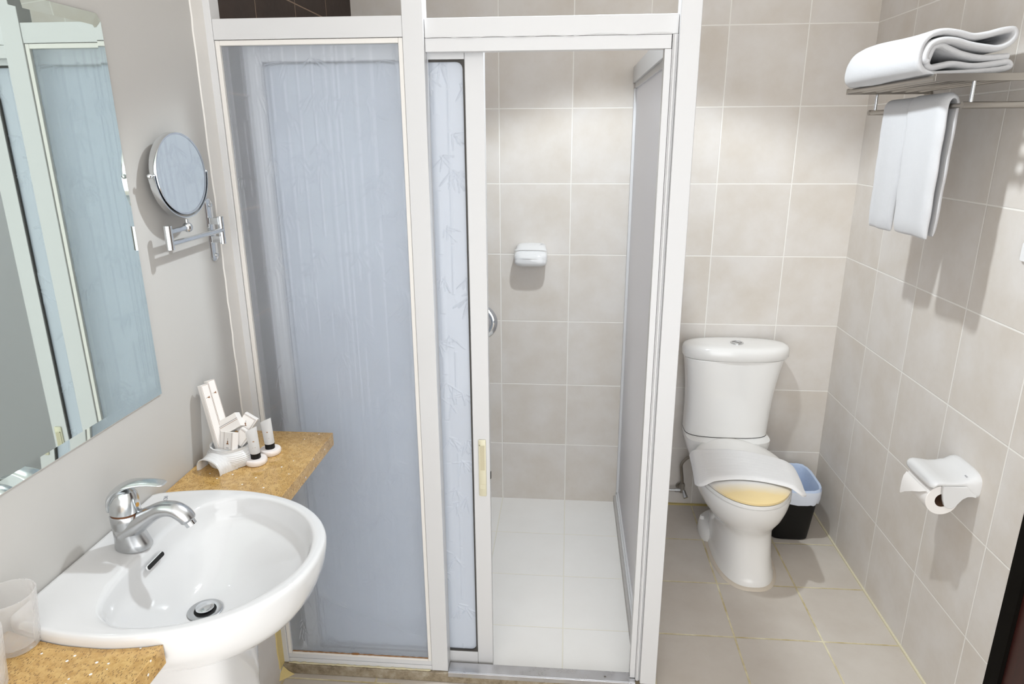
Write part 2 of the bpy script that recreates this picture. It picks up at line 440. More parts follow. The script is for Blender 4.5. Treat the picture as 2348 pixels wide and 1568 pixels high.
# sealant bands where the enclosure meets the left wall
def wavy_strip(x0, y0, y1, z0, z1, amp, seed, th=0.003):
    rnd = random.Random(seed); mb = MB(); n = max(8, int((z1 - z0) / 0.03)); rings = []
    for i in range(n + 1):
        z = z0 + (z1 - z0) * i / n; a = rnd.uniform(-amp, amp)
        rings.append([(x0, y0 + a, z), (x0 + th, y0 + a + 0.002, z), (x0 + th, y1, z), (x0, y1, z)])
    return mb.loft(rings)
struct(wavy_strip(XL, -1.228, -1.1692, 0.87, H, 0.002, 1).build('trim_3', M['caulk']))
struct(wavy_strip(XL + 0.002, -1.205, -1.1692, 0.036, 0.87, 0.002, 2).build('trim_4', M['caulk_y']))
mbk = MB(); rnd = random.Random(5)
mbk.loft([[(-2.068, -1.215, 0.0), (-2.068, -1.180, 0.012), (-2.03, -1.180, 0.0)], [(-2.068, -1.20, 0.02), (-2.066, -1.180, 0.03), (-2.05, -1.180, 0.012)]])
struct(mbk.build('trim_5', M['caulk_y']))

# ------------------------------------------------------------------ embossed bamboo glass
def bamboo_height(w, h, nx, nz, seed):
    rnd = random.Random(seed)
    X = np.linspace(0, w, nx)[None, :]; Z = np.linspace(0, h, nz)[:, None]
    Hh = np.zeros((nz, nx))
    x = rnd.uniform(0.0, 0.02)
    stalks = []
    while x < w:
        wd = rnd.choice([0.0035, 0.005, 0.0065, 0.008])
        lean = rnd.uniform(-0.008, 0.008)
        stalks.append((x, wd, lean)); x += rnd.choice([0.014, 0.022, 0.035, 0.05]) * rnd.uniform(0.8, 1.3)
    for sx, wd, lean in stalks:
        z = rnd.uniform(-0.2, 0.3); top = h
        xc = sx + lean * (Z / h)
        dx = np.abs(X - xc) / wd
        prof = np.where(dx < 1, np.sqrt(np.clip(1 - dx ** 2, 0, 1)), 0) * 0.0015
        band = np.zeros_like(Z)
        while z < top:
            L = rnd.uniform(0.10, 0.2); gap = 0.004
            if rnd.random() < 0.86:
                band = np.where((Z > z + gap) & (Z < z + L), 1.0, band)
            z += L
        Hh = np.maximum(Hh, prof * band)
    n_cl = int(w * h * 150)
    dxs = w / (nx - 1); dzs = h / (nz - 1)
    for _ in range(n_cl):
        cx, cz = rnd.uniform(-0.01, w + 0.01), rnd.uniform(0.02, h)
        for k in range(rnd.randint(4, 9)):
            a = rnd.gauss(-PI / 2, 0.75); L = rnd.uniform(0.026, 0.058)
            bx, bz = cx + rnd.uniform(-0.008, 0.008), cz + rnd.uniform(-0.006, 0.006)
            ex, ez = bx + math.cos(a) * L, bz + math.sin(a) * L
            i0, i1 = int((min(bx, ex) - 0.005) / dxs), int((max(bx, ex) + 0.005) / dxs) + 1
            j0, j1 = int((min(bz, ez) - 0.005) / dzs), int((max(bz, ez) + 0.005) / dzs) + 1
            i0, j0 = max(i0, 0), max(j0, 0); i1, j1 = min(i1, nx), min(j1, nz)
            if i1 <= i0 or j1 <= j0: continue
            xx = X[:, i0:i1]; zz = Z[j0:j1]
            px = xx - bx; pz = zz - bz
            t_ = (px * math.cos(a) + pz * math.sin(a)) / L
            dd = np.abs(-px * math.sin(a) + pz * math.cos(a))
            ww = 0.0027 * np.sin(np.clip(t_, 0, 1) * PI) ** 0.7 + 1e-5
            hh = np.where((t_ > 0) & (t_ < 1) & (dd < ww), (1 - dd / ww) * 0.0036, 0)
            Hh[j0:j1, i0:i1] = np.maximum(Hh[j0:j1, i0:i1], hh)
    return Hh

def bamboo_pane(name, x0, x1, z0, z1, yf, th, mat, parent, seed, step=0.0018):
    w, h = x1 - x0, z1 - z0
    nx, nz = int(w / step) + 1, int(h / step) + 1
    Hh = bamboo_height(w, h, nx, nz, seed)
    xs = np.linspace(x0, x1, nx); zs = np.linspace(z0, z1, nz)
    XX, ZZ = np.meshgrid(xs, zs)
    YY = yf - Hh
    YY[0, :] = YY[-1, :] = yf; YY[:, 0] = YY[:, -1] = yf
    V = np.stack([XX, YY, ZZ], -1).reshape(-1, 3)
    n = nx * nz
    idx = np.arange(n).reshape(nz, nx)
    Q = np.stack([idx[:-1, :-1], idx[:-1, 1:], idx[1:, 1:], idx[1:, :-1]], -1).reshape(-1, 4)
    # border loop and flat back
    loop = list(idx[0, :]) + list(idx[1:, -1]) + list(idx[-1, -2::-1]) + list(idx[-2:0:-1, 0])
    loop = [int(i) for i in loop]
    bv = V[loop].copy(); bv[:, 1] = yf + th
    verts = np.vstack([V, bv]).tolist()
    faces = Q.tolist(); m = len(loop)
    for k in range(m):
        a, b = loop[k], loop[(k + 1) % m]
        faces.append([b, a, n + k, n + (k + 1) % m])
    faces.append([n + k for k in range(m - 1, -1, -1)])
    me = bpy.data.meshes.new(name); me.from_pydata(verts, [], faces); me.materials.append(mat)
    me.polygons.foreach_set('use_smooth', [True] * (len(faces) - m - 1) + [False] * (m + 1))
    o = bpy.data.objects.new(name, me); COL.objects.link(o); o.parent = parent
    o.matrix_parent_inverse = Matrix.Translation(parent.location).inverted()
    return o

# ------------------------------------------------------------------ shower enclosure, fixed parts
enc = thing('shower_enclosure', 'white aluminium shower enclosure frame with embossed bamboo glass standing on the kerb', 'shower enclosure', (-1.5, -1.15, 0.036))
A = M['alu']
YP = -1.17
MB().box(-1.575, -1.523, YP, -1.122, 0.0375, H - 0.001).build('mullion', A, enc, bevel=0.0015)
MB().box(-0.915, -0.866, YP - 0.006, -1.122, 0.0375, H - 0.001).build('corner_post', A, enc, bevel=0.002)
MB().box(-2.0685, -2.050, YP, -1.122, 0.0375, H - 0.001).build('wall_channel', A, enc, bevel=0.0015)
MB().box(-2.0500, -1.5755, YP + 0.002, -1.125, 1.913, 1.961).build('header_rail', A, enc, bevel=0.0015)
MB().box(-1.5225, -0.9155, YP + 0.010, -1.125, 1.911, 1.955).build('header_rail', A, enc, bevel=0.0015)
MB().box(-1.5225, -0.930, YP + 0.012, -1.127, 1.8795, 1.9105).build('door_track', A, enc, bevel=0.001)
# thin sealant line along the joint of header and track
mb = MB(); pts = [(-1.52 + 0.59 * i / 40, YP + 0.0095, 1.9108 + 0.0018 * math.sin(i * 0.7) + (0.002 if i > 24 else 0)) for i in range(41)]
mb.tube(pts, 0.0008, 6).build('sealant_line', M['alu'], enc)
# strike jamb of the opening with a rounded bead
MB().box(-0.945, -0.9285, -1.157, -1.127, 0.0415, 1.879).build('door_jamb', A, enc, bevel=0.001)
MB().box(-0.928, -0.9155, -1.162, -1.127, 0.0375, 1.9105).cyl((-0.9225, -1.163, 0.04), (-0.9225, -1.163, 1.91), 0.004, n=12).build('jamb_bead', A, enc)
# bottom rail and glazing beads of the fixed pane
MB().box(-2.0500, -1.5755, YP + 0.002, -1.128, 0.0365, 0.052).box(-2.0500, -1.5755, YP + 0.006, -1.13, 0.052, 0.068).build('bottom_rail', A, enc, bevel=0.0015)
mb = MB()
mb.box(-2.0495, -2.038, YP + 0.004, -1.150, 0.069, 1.912).box(-1.587, -1.576, YP + 0.004, -1.150, 0.069, 1.912)
mb.box(-2.038, -1.587, YP + 0.004, -1.150, 1.900, 1.912).box(-2.038, -1.587, YP + 0.004, -1.150, 0.0685, 0.076)
mb.build('glazing_bead', M['caulk'], enc, bevel=0.0015)
mb = MB(); rr = random.Random(3)
pts = [(-2.036 + 0.448 * i / 60, YP + 0.0075, 0.0775 + rr.uniform(-0.0006, 0.0006)) for i in range(61)]
mb.tube(pts, [0.0012 + (0.0022 if 26 < i < 30 else 0) + rr.uniform(0, 0.0008) for i in range(61)], 6).build('rust_line', simple('rust stain', (0.30, 0.14, 0.05), 0.8), enc)
mb = MB(); pts = [(-2.05 + 0.47 * i / 60, YP - 0.0005, 0.0375 + rr.uniform(-0.0015, 0.0015)) for i in range(61)]
mb.tube(pts, [0.002 + rr.uniform(0, 0.002) for i in range(61)], 6).build('dirty_sealant', simple('dirty sealant', (0.60, 0.54, 0.36), 0.6), enc)
bamboo_pane('fixed_pane', -2.0375, -1.5875, 0.0765, 1.8995, -1.158, 0.004, M['glass_fixed'], enc, 11)
MB().box(-1.522, -0.9285, -1.1745, -1.133, 0.0365, 0.0405).box(-1.522, -0.9285, -1.179, -1.1745, 0.024, 0.0405).build('steel_sill', M['sill'], enc, bevel=0.0008)
MB().cyl((-1.022, -1.158, 0.0405), (-1.022, -1.158, 0.0418), 0.0035).cyl((-1.022, -1.158, 0.0415), (-1.022, -1.158, 0.0422), 0.0014, m=1).build('screw', [M['steel'], M['hole']], enc)

# ------------------------------------------------------------------ sliding door behind the fixed pane
sd = thing('sliding_door', 'white framed sliding shower door with embossed glass, pushed open behind the fixed pane', 'door', (-1.69, -1.115, 0.03))
y0, y1 = -1.121, -1.095
MB().box(-1.432, -1.3835, y0, y1, 0.018, 1.905).build('stile', A, sd, bevel=0.0015)
MB().box(-2.001, -1.955, y0, y1, 0.018, 1.905).build('stile', A, sd, bevel=0.0015)
MB().box(-1.9545, -1.4325, y0, y1, 1.866, 1.905).build('top_rail', A, sd, bevel=0.0015)
MB().box(-1.9545, -1.4325, y0, y1, 0.018, 0.074).build('bottom_rail', A, sd, bevel=0.0015)
# rubber gasket with rounded inner corners
def rrect(x0, x1, z0, z1, r, n=6):
    out = []
    for cx, cz, a0 in ((x1 - r, z1 - r, 0), (x0 + r, z1 - r, 90), (x0 + r, z0 + r, 180), (x1 - r, z0 + r, 270)):
        for k in range(n + 1):
            a = rad(a0 + 90 * k / n); out.append((cx + r * math.cos(a), cz + r * math.sin(a)))
    return out
gx0, gx1, gz0, gz1 = -1.954, -1.433, 0.0745, 1.8655
o_ = rrect(gx0, gx1, gz0, gz1, 0.0005); i_ = rrect(gx0 + 0.0015, gx1 - 0.004, gz0 + 0.006, gz1 - 0.005, 0.018)
rings = [[(x, y0 + 0.003, z) for x, z in o_], [(x, y0 + 0.001, z) for x, z in i_], [(x, y0 + 0.008, z) for x, z in i_]]
MB().loft(rings, False, False).build('gasket', M['gasket'], sd, smooth=False)
bamboo_pane('door_pane', gx0 + 0.001, gx1 - 0.001, gz0 + 0.001, gz1 - 0.001, -1.112, 0.004, M['glass_door'], sd, 23, 0.0019)
hb = MB()
hx0, hx1, hz0, hz1 = -1.4165, -1.3945, 0.648, 0.832
hb.loft([[(x, y0 - 0.0005, z) for x, z in rrect(hx0, hx1, hz0, hz1, 0.003, 3)], [(x, y0 - 0.004, z) for x, z in rrect(hx0, hx1, hz0, hz1, 0.003, 3)], [(x, y0 - 0.0055, z) for x, z in rrect(hx0 + 0.0015, hx1 - 0.0015, hz0 + 0.0015, hz1 - 0.0015, 0.003, 3)]])
hd = hb.build('pull_handle', M['cream'], sd)
MB().box(hx0 + 0.005, hx1 - 0.0035, y0 - 0.0062, y0 - 0.0054, 0.735, 0.815).build('finger_recess', M['cream_dk'], hd, smooth=False)
MB().box(hx0 + 0.003, hx0 + 0.005, y0 - 0.008, y0 - 0.0054, 0.733, 0.817).box(hx0 + 0.003, hx1 - 0.003, y0 - 0.008, y0 - 0.0054, 0.815, 0.817).box(hx0 + 0.004, hx1 - 0.004, y0 - 0.0062, y0 - 0.0054, 0.674, 0.688).build('raised_edge', M['cream'], hd, smooth=False)
MB().box(-1.3834, -1.3815, y0 + 0.008, y0 + 0.016, 0.70, 0.722).build('latch', M['gasket'], sd, smooth=False)

# ------------------------------------------------------------------ side screen between shower and toilet
ss = thing('side_screen', 'white framed fixed shower side screen of frosted glass beside the toilet', 'shower screen', (-0.9, -0.56, 0.034))
MB().box(-0.916, -0.884, -1.121, -0.0005, 0.0345, 0.050).box(-0.910, -0.890, -1.121, -0.0005, 0.050, 0.062).build('bottom_rail', A, ss, bevel=0.001)
MB().box(-0.918, -0.882, -1.121, -0.0005, 1.885, 1.945).box(-0.910, -0.89, -1.121, -0.0005, 1.865, 1.885).build('top_rail', A, ss, bevel=0.001)
MB().box(-0.914, -0.884, -0.024, -0.0005, 0.0625, 1.8645).build('wall_stile', A, ss, bevel=0.001)
MB().box(-0.913, -0.887, -1.121, -1.090, 0.0625, 1.8645).build('post_stile', A, ss, bevel=0.001)
MB().box(-0.903, -0.897, -1.0895, -0.0245, 0.0625, 1.8645).build('screen_pane', M['glass_side'], ss, smooth=False)
MB().box(-0.926, -0.9135, -1.117, -1.098, 0.595, 0.612).build('door_bumper', M['plastic'], ss, bevel=0.001)

# ------------------------------------------------------------------ soap dish and mixer inside the shower
sp_ = thing('soap_dish', 'white ceramic soap dish fixed to the tiled shower wall', 'soap dish', (-1.325, 0, 1.17))
cx, cz = -1.3225, 1.195
mb = MB(); rings = []
for y, hx, zt, zb in ((0, 0.066, 1.243, 1.165), (-0.012, 0.067, 1.243, 1.160), (-0.035, 0.068, 1.236, 1.153), (-0.062, 0.071, 1.222, 1.150), (-0.078, 0.070, 1.208, 1.153), (-0.088, 0.064, 1.197, 1.162), (-0.091, 0.054, 1.189, 1.170)):
    c_ = (zt + zb) / 2; h_ = (zt - zb) / 2
    rings.append([(cx + hx * math.copysign(abs(math.cos(a)) ** 0.5, math.cos(a)), y - (0.006 * math.cos(a) ** 2 * -1 if y < -0.03 else 0), c_ + h_ * math.copysign(abs(math.sin(a)) ** 0.5, math.sin(a))) for a in [2 * PI * k / 40 for k in range(40)]])
mb.loft(rings).build('dish_body', M['ceramic'], sp_)
MB().tube([(cx - 0.068 + 0.136 * i / 20, -0.064 - 0.004 * math.sin(PI * i / 20), 1.2205 + 0.002 * math.sin(PI * i / 20)) for i in range(21)], 0.002, 8).build('rim_bead', M['ceramic'], sp_)

def text_mesh(body, size, mat, name, parent, mw, depth=0.0002):
    cu = bpy.data.curves.new(name, 'FONT'); cu.body = body; cu.size = size; cu.extrude = depth; cu.align_x = 'CENTER'; cu.align_y = 'CENTER'
    tmp = bpy.data.objects.new(name + '_tmp', cu); COL.objects.link(tmp)
    me = bpy.data.meshes.new_from_object(tmp)
    bpy.data.objects.remove(tmp)
    me.materials.clear(); me.materials.append(mat)
    me.transform(mw)
    o = bpy.data.objects.new(name, me); COL.objects.link(o)
    if parent is not None:
        o.parent = parent; o.matrix_parent_inverse = Matrix.Translation(parent.location).inverted()
    return o
def frame_mw(o, xa, ya):
    xa = Vector(xa).normalized(); ya = Vector(ya); ya = (ya - xa * ya.dot(xa)).normalized(); za = xa.cross(ya)
    return Matrix(((xa.x, ya.x, za.x, o[0]), (xa.y, ya.y, za.y, o[1]), (xa.z, ya.z, za.z, o[2]), (0, 0, 0, 1)))
text_mesh('HCG', 0.0065, M['grey_ink'], 'logo_mark', sp_, frame_mw((-1.277, -0.0255, 1.2405), (1, 0, 0), (0, 0.9, 0.27)))

mx_ = thing('shower_mixer', 'round chrome shower valve plate on tiles, half hidden by door stile', 'shower valve', (-1.555, 0, 0.885))
c0 = Vector((-1.553, 0, 0.885))
rings = [circ(c0 + Vector((0, y, 0)), (0, -1, 0), r, 56) for y, r in ((0, 0.079), (-0.004, 0.079), (-0.010, 0.072), (-0.013, 0.058), (-0.012, 0.052), (-0.016, 0.046), (-0.019, 0.03))]
MB().loft(rings).build('cover_plate', M['chrome'], mx_)
MB().cyl(c0 + Vector((0, -0.018, 0)), c0 + Vector((0, -0.06, 0)), 0.024, 0.020).tube([c0 + Vector((0, -0.052, 0)), c0 + Vector((0, -0.06, -0.03)), c0 + Vector((0, -0.066, -0.075))], [0.009, 0.008, 0.006]).build('lever', M['chrome'], mx_)
MB().cyl(c0 + Vector((0.066, -0.006, 0.004)), c0 + Vector((0.066, -0.0125, 0.004)), 0.0048, n=16).build('screw', M['chrome_dull'], mx_)

# ------------------------------------------------------------------ toilet
wc = thing('toilet', 'white close coupled toilet with yellowed lid against the tiled wall', 'toilet', (-0.45, -0.35, 0))
W = M['ceramic_wc']
TX = -0.452
# pedestal and bowl as one ceramic body
def br(z, cx, hx, yf, yb, e=2.6):
    cy = (yf + yb) / 2 if z < 0.3 else (yf + yb) / 2 - 0.02
    return sq(cx, cy, z, hx, cy - yf, e, 56, yb - cy)
rings = [br(0.0, -0.425, 0.117, -0.628, -0.11, 2.5), br(0.008, -0.425, 0.118, -0.628, -0.11, 2.5), br(0.03, -0.425, 0.112, -0.620, -0.115, 2.5),
         br(0.055, -0.427, 0.108, -0.612, -0.13), br(0.10, -0.43, 0.105, -0.604, -0.14), br(0.16, -0.433, 0.104, -0.600, -0.14),
         br(0.205, -0.437, 0.108, -0.602, -0.13, 2.5), br(0.235, -0.443, 0.120, -0.618, -0.12, 2.4), br(0.262, -0.450, 0.138, -0.645, -0.11, 2.3),
         br(0.30, -0.457, 0.157, -0.680, -0.10, 2.2), br(0.345, -0.462, 0.171, -0.707, -0.10, 2.15), br(0.385, -0.464, 0.177, -0.720, -0.10, 2.15),
         br(0.398, -0.464, 0.176, -0.720, -0.10, 2.15), br(0.403, -0.464, 0.170, -0.714, -0.105, 2.15)]
body = MB().loft(rings).build('bowl', W, wc)
# shelf of the bowl under the cistern, chamfered below
rings = [sq(-0.463, -0.135, z, hx, hy, 4.5, 48, 0.118) for z, hx, hy in ((0.26, 0.11, 0.09), (0.30, 0.135, 0.10), (0.345, 0.154, 0.104), (0.39, 0.170, 0.110), (0.425, 0.177, 0.112), (0.438, 0.177, 0.111))]
MB().loft(rings).build('cistern_shelf', W, wc)
# side foot with bolt cover
rings = [sq(-0.447, -0.235, z, hx, hy, 2.4, 40) for z, hx, hy in ((0, 0.118, 0.13), (0.01, 0.119, 0.131), (0.045, 0.113, 0.122), (0.058, 0.10, 0.108), (0.062, 0.08, 0.09))]
MB().loft(rings).build('foot', W, wc)
MB().cyl((-0.548, -0.215, 0.058), (-0.548, -0.215, 0.074), 0.012, 0.009, 20).build('bolt_cap', W, wc)
# grubby sealant around the base
def base_ring(off, z):
    a = br(z, -0.425, 0.117 + off, -0.628 - off, -0.11 + off, 2.5)
    return a
MB().loft([base_ring(0.012, 0.0005), base_ring(0.008, 0.006), base_ring(0.001, 0.010), base_ring(-0.004, 0.010)], False, False).build('base_sealant', simple('grubby sealant', (0.60, 0.53, 0.44), 0.6, nscale=30, nstr=0.3, ndist=0.003), wc)
# cistern
rings = []
for i in range(15):
    t_ = i / 14; z = 0.4395 + t_ * 0.345
    hx = 0.175 + 0.002 * t_ + 0.029 * t_ ** 2.6
    hy = 0.086 + 0.006 * t_
    r_ = sq(-0.463 + 0.010 * t_, -0.098, z, hx, hy, 4.0, 64, 0.088)
    rr_ = []
    for (x, y, zz) in r_:
        if y < -0.098: y -= 0.012 * (1 - ((x - TX) / hx) ** 2)
        # lower seam dips towards the middle
        rr_.append((x, y, zz))
    rings.append(rr_)
MB().loft(rings).build('cistern', W, wc, bevel=0.003)
MB().loft([[(x, y, 0.4378) for x, y, z in rings[0]], [(x * 1.0, y, 0.4398) for x, y, z in rings[0]]]).build('cistern_gasket', M['gasket'], wc)
# cistern lid
def lr(z, g):
    r_ = sq(-0.4475, -0.108, z, 0.221 - g, 0.104 - g, 2.3, 72, 0.103 - g)
    return r_
rings = [lr(0.785, 0.012), lr(0.786, 0.005), lr(0.794, 0.0), lr(0.820, 0.0), lr(0.831, 0.003), lr(0.838, 0.010), lr(0.842, 0.022), lr(0.8445, 0.045), lr(0.8455, 0.08)]
lidt = MB().loft(rings).build('cistern_lid', W, wc)
bt = MB().lathe((-0.447, -0.125, 0.8453), [(0.0275, 0), (0.0275, 0.002), (0.025, 0.0042), (0.0225, 0.0042), (0.0215, 0.0030), (0.002, 0.0030)], 40).build('flush_button', M['chrome'], wc)
pts = catmull([(-0.4655, -0.119, 0.8486), (-0.455, -0.115, 0.8486), (-0.447, -0.125, 0.8486), (-0.439, -0.134, 0.8486), (-0.4285, -0.129, 0.8486)], 6)
MB().tube(pts, 0.0009, 6).build('button_split', M['gasket'], wc)
# seat ring and lid
def seat_ring(z, g, k=0.0):
    cy = -0.42; out = []
    for i in range(72):
        a = 2 * PI * i / 72; c, s_ = math.cos(a), math.sin(a)
        if s_ < 0:   # towards the camera: long rounded front
            x = (0.178 - g) * math.copysign(abs(c) ** 0.95, c); y = (0.312 - g) * -abs(s_) ** 0.95
        else:
            x = (0.178 - g) * math.copysign(abs(c) ** 0.85, c) * (1 - 0.20 * s_ ** 2); y = (0.252 - g) * abs(s_) ** 0.95
        out.append((-0.467 + x, cy + y, z))
    return out
rings = [seat_ring(0.4045, 0.006), seat_ring(0.407, 0.001), seat_ring(0.418, 0.001), seat_ring(0.421, 0.005)]
MB().loft(rings).build('seat', W, wc)
rings = [seat_ring(0.4215, 0.006), seat_ring(0.423, 0.002), seat_ring(0.431, 0.002), seat_ring(0.436, 0.010), seat_ring(0.4400, 0.035), seat_ring(0.4425, 0.07), seat_ring(0.4435, 0.12)]
MB().loft(rings).build('seat_lid', M['lid'], wc)
MB().loft([seat_ring(0.4208, 0.0035), seat_ring(0.4218, 0.0035)]).build('seat_shadow_gap', M['gasket'], wc)

# ------------------------------------------------------------------ bath mat folded over the lid
def mat_mesh():
    mb = MB(); nu, nv = 44, 20
    TL, TR, BL, BR_ = Vector((-0.655, -0.345)), Vector((-0.255, -0.435)), Vector((-0.672, -0.625)), Vector((-0.275, -0.668))
    top, bot = [], []
    for j in range(nv + 1):
        for i in range(nu + 1):
            u = i / nu
            ca = max(0, (abs(u - 0.5) - 0.38) / 0.12) ** 2.5
            v = 0.05 * ca + (j / nv) * (1 - 0.24 * ca)
            p = TL.lerp(TR, u).lerp(BL.lerp(BR_, u), v)
            bow = math.sin(PI * u)
            y = p.y + bow * (0.052 * (1 - v) + 0.058 * v)
            x = p.x
            # height of the lid beneath, drooping past its edges
            cy = -0.42
            hw = 0.176 * (1 - min(1, max(0, (cy - y)) / 0.33) ** 2.2) ** 0.5 if y < cy else 0.172
            dx = abs(x + 0.467) - hw
            z = 0.4465 - 0.004 * (abs(x + 0.467) / 0.18) ** 2
            if dx > -0.02: z -= min((dx + 0.02) ** 2 * 8, 0.032)
            z += 0.0006 * math.sin(v * 60)
            edge = min(u, 1 - u) * 0.42, min(v, 1 - v) * 0.26
            e = min(edge); thick = 0.013 * (1 - max(0, 1 - e / 0.008) ** 2 * 0.75)
            if min(u, 1 - u) * 0.42 < 0.05 and j > 0: thick += 0.0015
            top.append((x, y, z + thick)); bot.append((x, y, z + 0.0015))
    n = (nu + 1) * (nv + 1); V = top + bot; Fc = []
    for j in range(nv):
        for i in range(nu):
            a = j * (nu + 1) + i; b = a + 1; c = a + nu + 2; d_ = a + nu + 1
            Fc += [(a, b, c, d_), (n + d_, n + c, n + b, n + a)]
    L = [i for i in range(nu + 1)] + [j * (nu + 1) + nu for j in range(1, nv + 1)] + [nv * (nu + 1) + i for i in range(nu - 1, -1, -1)] + [j * (nu + 1) for j in range(nv - 1, 0, -1)]
    for k in range(len(L)):
        a, b = L[k], L[(k + 1) % len(L)]; Fc.append((b, a, n + a, n + b))
    return mb.add(V, Fc)
mt = mat_mesh().build('bath_mat', M['terry_mat'], subsurf=1, ang=80)
tag(mt, 'white folded bath mat draped across the toilet lid', 'bath mat')

# ------------------------------------------------------------------ angle valve and braided hose
av = thing('stop_valve', 'small chrome stop valve with braided hose on tiles behind the toilet', 'valve', (-0.613, 0, 0.095))
MB().cyl((-0.613, 0, 0.100), (-0.613, -0.006, 0.100), 0.022, 0.018).cyl((-0.613, -0.004, 0.100), (-0.613, -0.045, 0.100), 0.0095).cyl((-0.613, -0.042, 0.088), (-0.613, -0.042, 0.135), 0.0105, n=6).build('valve_body', M['steel'], av)
MB().cyl((-0.605, -0.046, 0.098), (-0.600, -0.062, 0.082), 0.008, 0.010).cyl((-0.600, -0.062, 0.082), (-0.597, -0.070, 0.074), 0.011).build('valve_knob', M['chrome_dull'], av)
MB().cyl((-0.62, -0.042, 0.098), (-0.645, -0.042, 0.098), 0.0095, n=6).cyl((-0.645, -0.042, 0.098), (-0.70, -0.042, 0.098), 0.006).build('side_pipe', M['chrome_dull'], av)
hp = catmull([(-0.613, -0.042, 0.134), (-0.616, -0.042, 0.165), (-0.622, -0.044, 0.205), (-0.623, -0.046, 0.235), (-0.607, -0.05, 0.262), (-0.585, -0.06, 0.285), (-0.565, -0.075, 0.31)], 10)
MB().tube(hp, [0.0064 + 0.0005 * (i % 2) for i in range(len(hp))], 12).build('braided_hose', simple('braided steel hose', (0.30, 0.27, 0.23), 0.4, 0.9, nscale=300, nstr=0.5), av)

# ------------------------------------------------------------------ waste bin
wb = thing('waste_bin', 'small black waste bin with blue liner between toilet and side wall', 'bin', (-0.17, -0.19, 0))
def wr(z, t_, g=0.0):
    return sq(-0.178, -0.178 - 0.002 * t_, z, 0.082 + 0.019 * t_ - g, 0.092 + 0.034 * t_ - g, 4.5, 56)
MB().loft([wr(0.001, 0, 0.006), wr(0.004, 0, 0.001), wr(0.25, 1), wr(0.25, 1, 0.004), wr(0.012, 0, 0.008)], True, True).build('bin_body', M['black'], wb)
rl = random.Random(9)
def lring(z, t_, g, amp):
    r_ = wr(z, t_, g); out = []
    for i, (x, y, z_) in enumerate(r_):
        a = amp * (math.sin(i * 1.9) * 0.5 + math.sin(i * 0.8 + 1) * 0.5)
        out.append((x, y, z_ + a))
    return out
ln = MB()
ln.loft([lring(0.192, 0.9, -0.004, 0.006), lring(0.212, 0.92, -0.007, 0.002), lring(0.235, 1.0, -0.006, 0.001), lring(0.252, 1.0, -0.006, 0.0)], False, False, m=1)
ln.loft([lring(0.252, 1.0, -0.006, 0.0), lring(0.262, 1.02, -0.002, 0.002), lring(0.258, 1.0, 0.005, 0.001), lring(0.235, 0.95, 0.008, 0.002), lring(0.16, 0.62, 0.008, 0.0), lring(0.06, 0.3, 0.012, 0.0)], False, True, m=0)
ln.build('bin_liner', [M['liner'], M['liner_out']], wb, weld=True)

# ------------------------------------------------------------------ towel shelf
sh = thing('towel_shelf', 'brushed steel towel shelf with hanging rail on the tiled side wall', 'towel rack', (0, -0.76, 1.8))
St = M['steel']
yA, yB = -0.478, -1.035
for y in (yA, yB):
    MB().box(-0.262, -0.0005, y - 0.006, y + 0.006, 1.808, 1.826).build('shelf_bracket', St, sh, bevel=0.001)
    MB().cyl((-0.0005, y, 1.8), (-0.008, y, 1.8), 0.022).build('wall_plate', St, sh)
for x in (-0.256, -0.212, -0.168, -0.124, -0.08, -0.036):
    MB().cyl((x, yA + 0.004, 1.8185), (x, yB - 0.004, 1.8185), 0.0065, n=14).build('shelf_bar', St, sh)
for y in (yA, yB):
    MB().cyl((-0.165, y, 1.758), (-0.165, y, 1.808), 0.0045, n=14).build('drop_post', M['chrome'], sh)
    MB().cyl((-0.185, y, 1.7515), (-0.0005, y, 1.7515), 0.0085, n=16).build('rail_arm', St, sh)
MB().cyl((-0.179, yA, 1.7515), (-0.179, yB, 1.7515), 0.0062, n=16).build('towel_rail', St, sh)

# rolled towel on the shelf: one long folded ribbon
cr = [(1165, 585), (1140, 540), (1165, 450), (1235, 365), (1370, 325), (1520, 338), (1680, 385), (1850, 415), (2020, 430), (2150, 380), (2225, 290), (2205, 215), (2080, 225), (1900, 268), (1720, 285), (1560, 245), (1380, 222), (1230, 262), (1120, 365), (1072, 520), (1092, 650), (1200, 725), (1400, 728), (1750, 712), (2080, 682), (2185, 645), (2150, 595), (2020, 612), (1750, 640), (1500, 610), (1360, 632), (1240, 655), (1180, 610), (1215, 500), (1270, 405), (1365, 385), (1450, 425), (1620, 495), (1860, 540), (2175, 525)]
def crp(cx_, cy_):
    z = 1.905 - (cy_ - 288) * 1.96e-4 + 0.010
    x = -0.283 + (cx_ - 1153) * 1.98e-4 + (cy_ - 288) * 3.3e-5
    return Vector((x, 0, z))
path = catmull([crp(*p) for p in cr], 5)
def ribbon_outline(path, th):
    L, R = [], []
    n = len(path)
    for i, p in enumerate(path):
        d_ = (path[min(i + 1, n - 1)] - path[max(i - 1, 0)]).normalized()
        nn = Vector((-d_.z, 0, d_.x))
        L.append(p + nn * th / 2); R.append(p - nn * th / 2)
    e1 = path[-1] + (path[-1] - path[-2]).normalized() * th * 0.35
    e0 = path[0] + (path[0] - path[1]).normalized() * th * 0.35
    return L, R, e0, e1
Lp, Rp, e0, e1 = ribbon_outline(path, 0.0160)
n_ = len(path)
mb = MB(); ysl = [-1.005, -1.002, -0.992, -0.96, -0.90, -0.83, -0.76, -0.69, -0.62, -0.57, -0.535, -0.515, -0.505]
rows = []
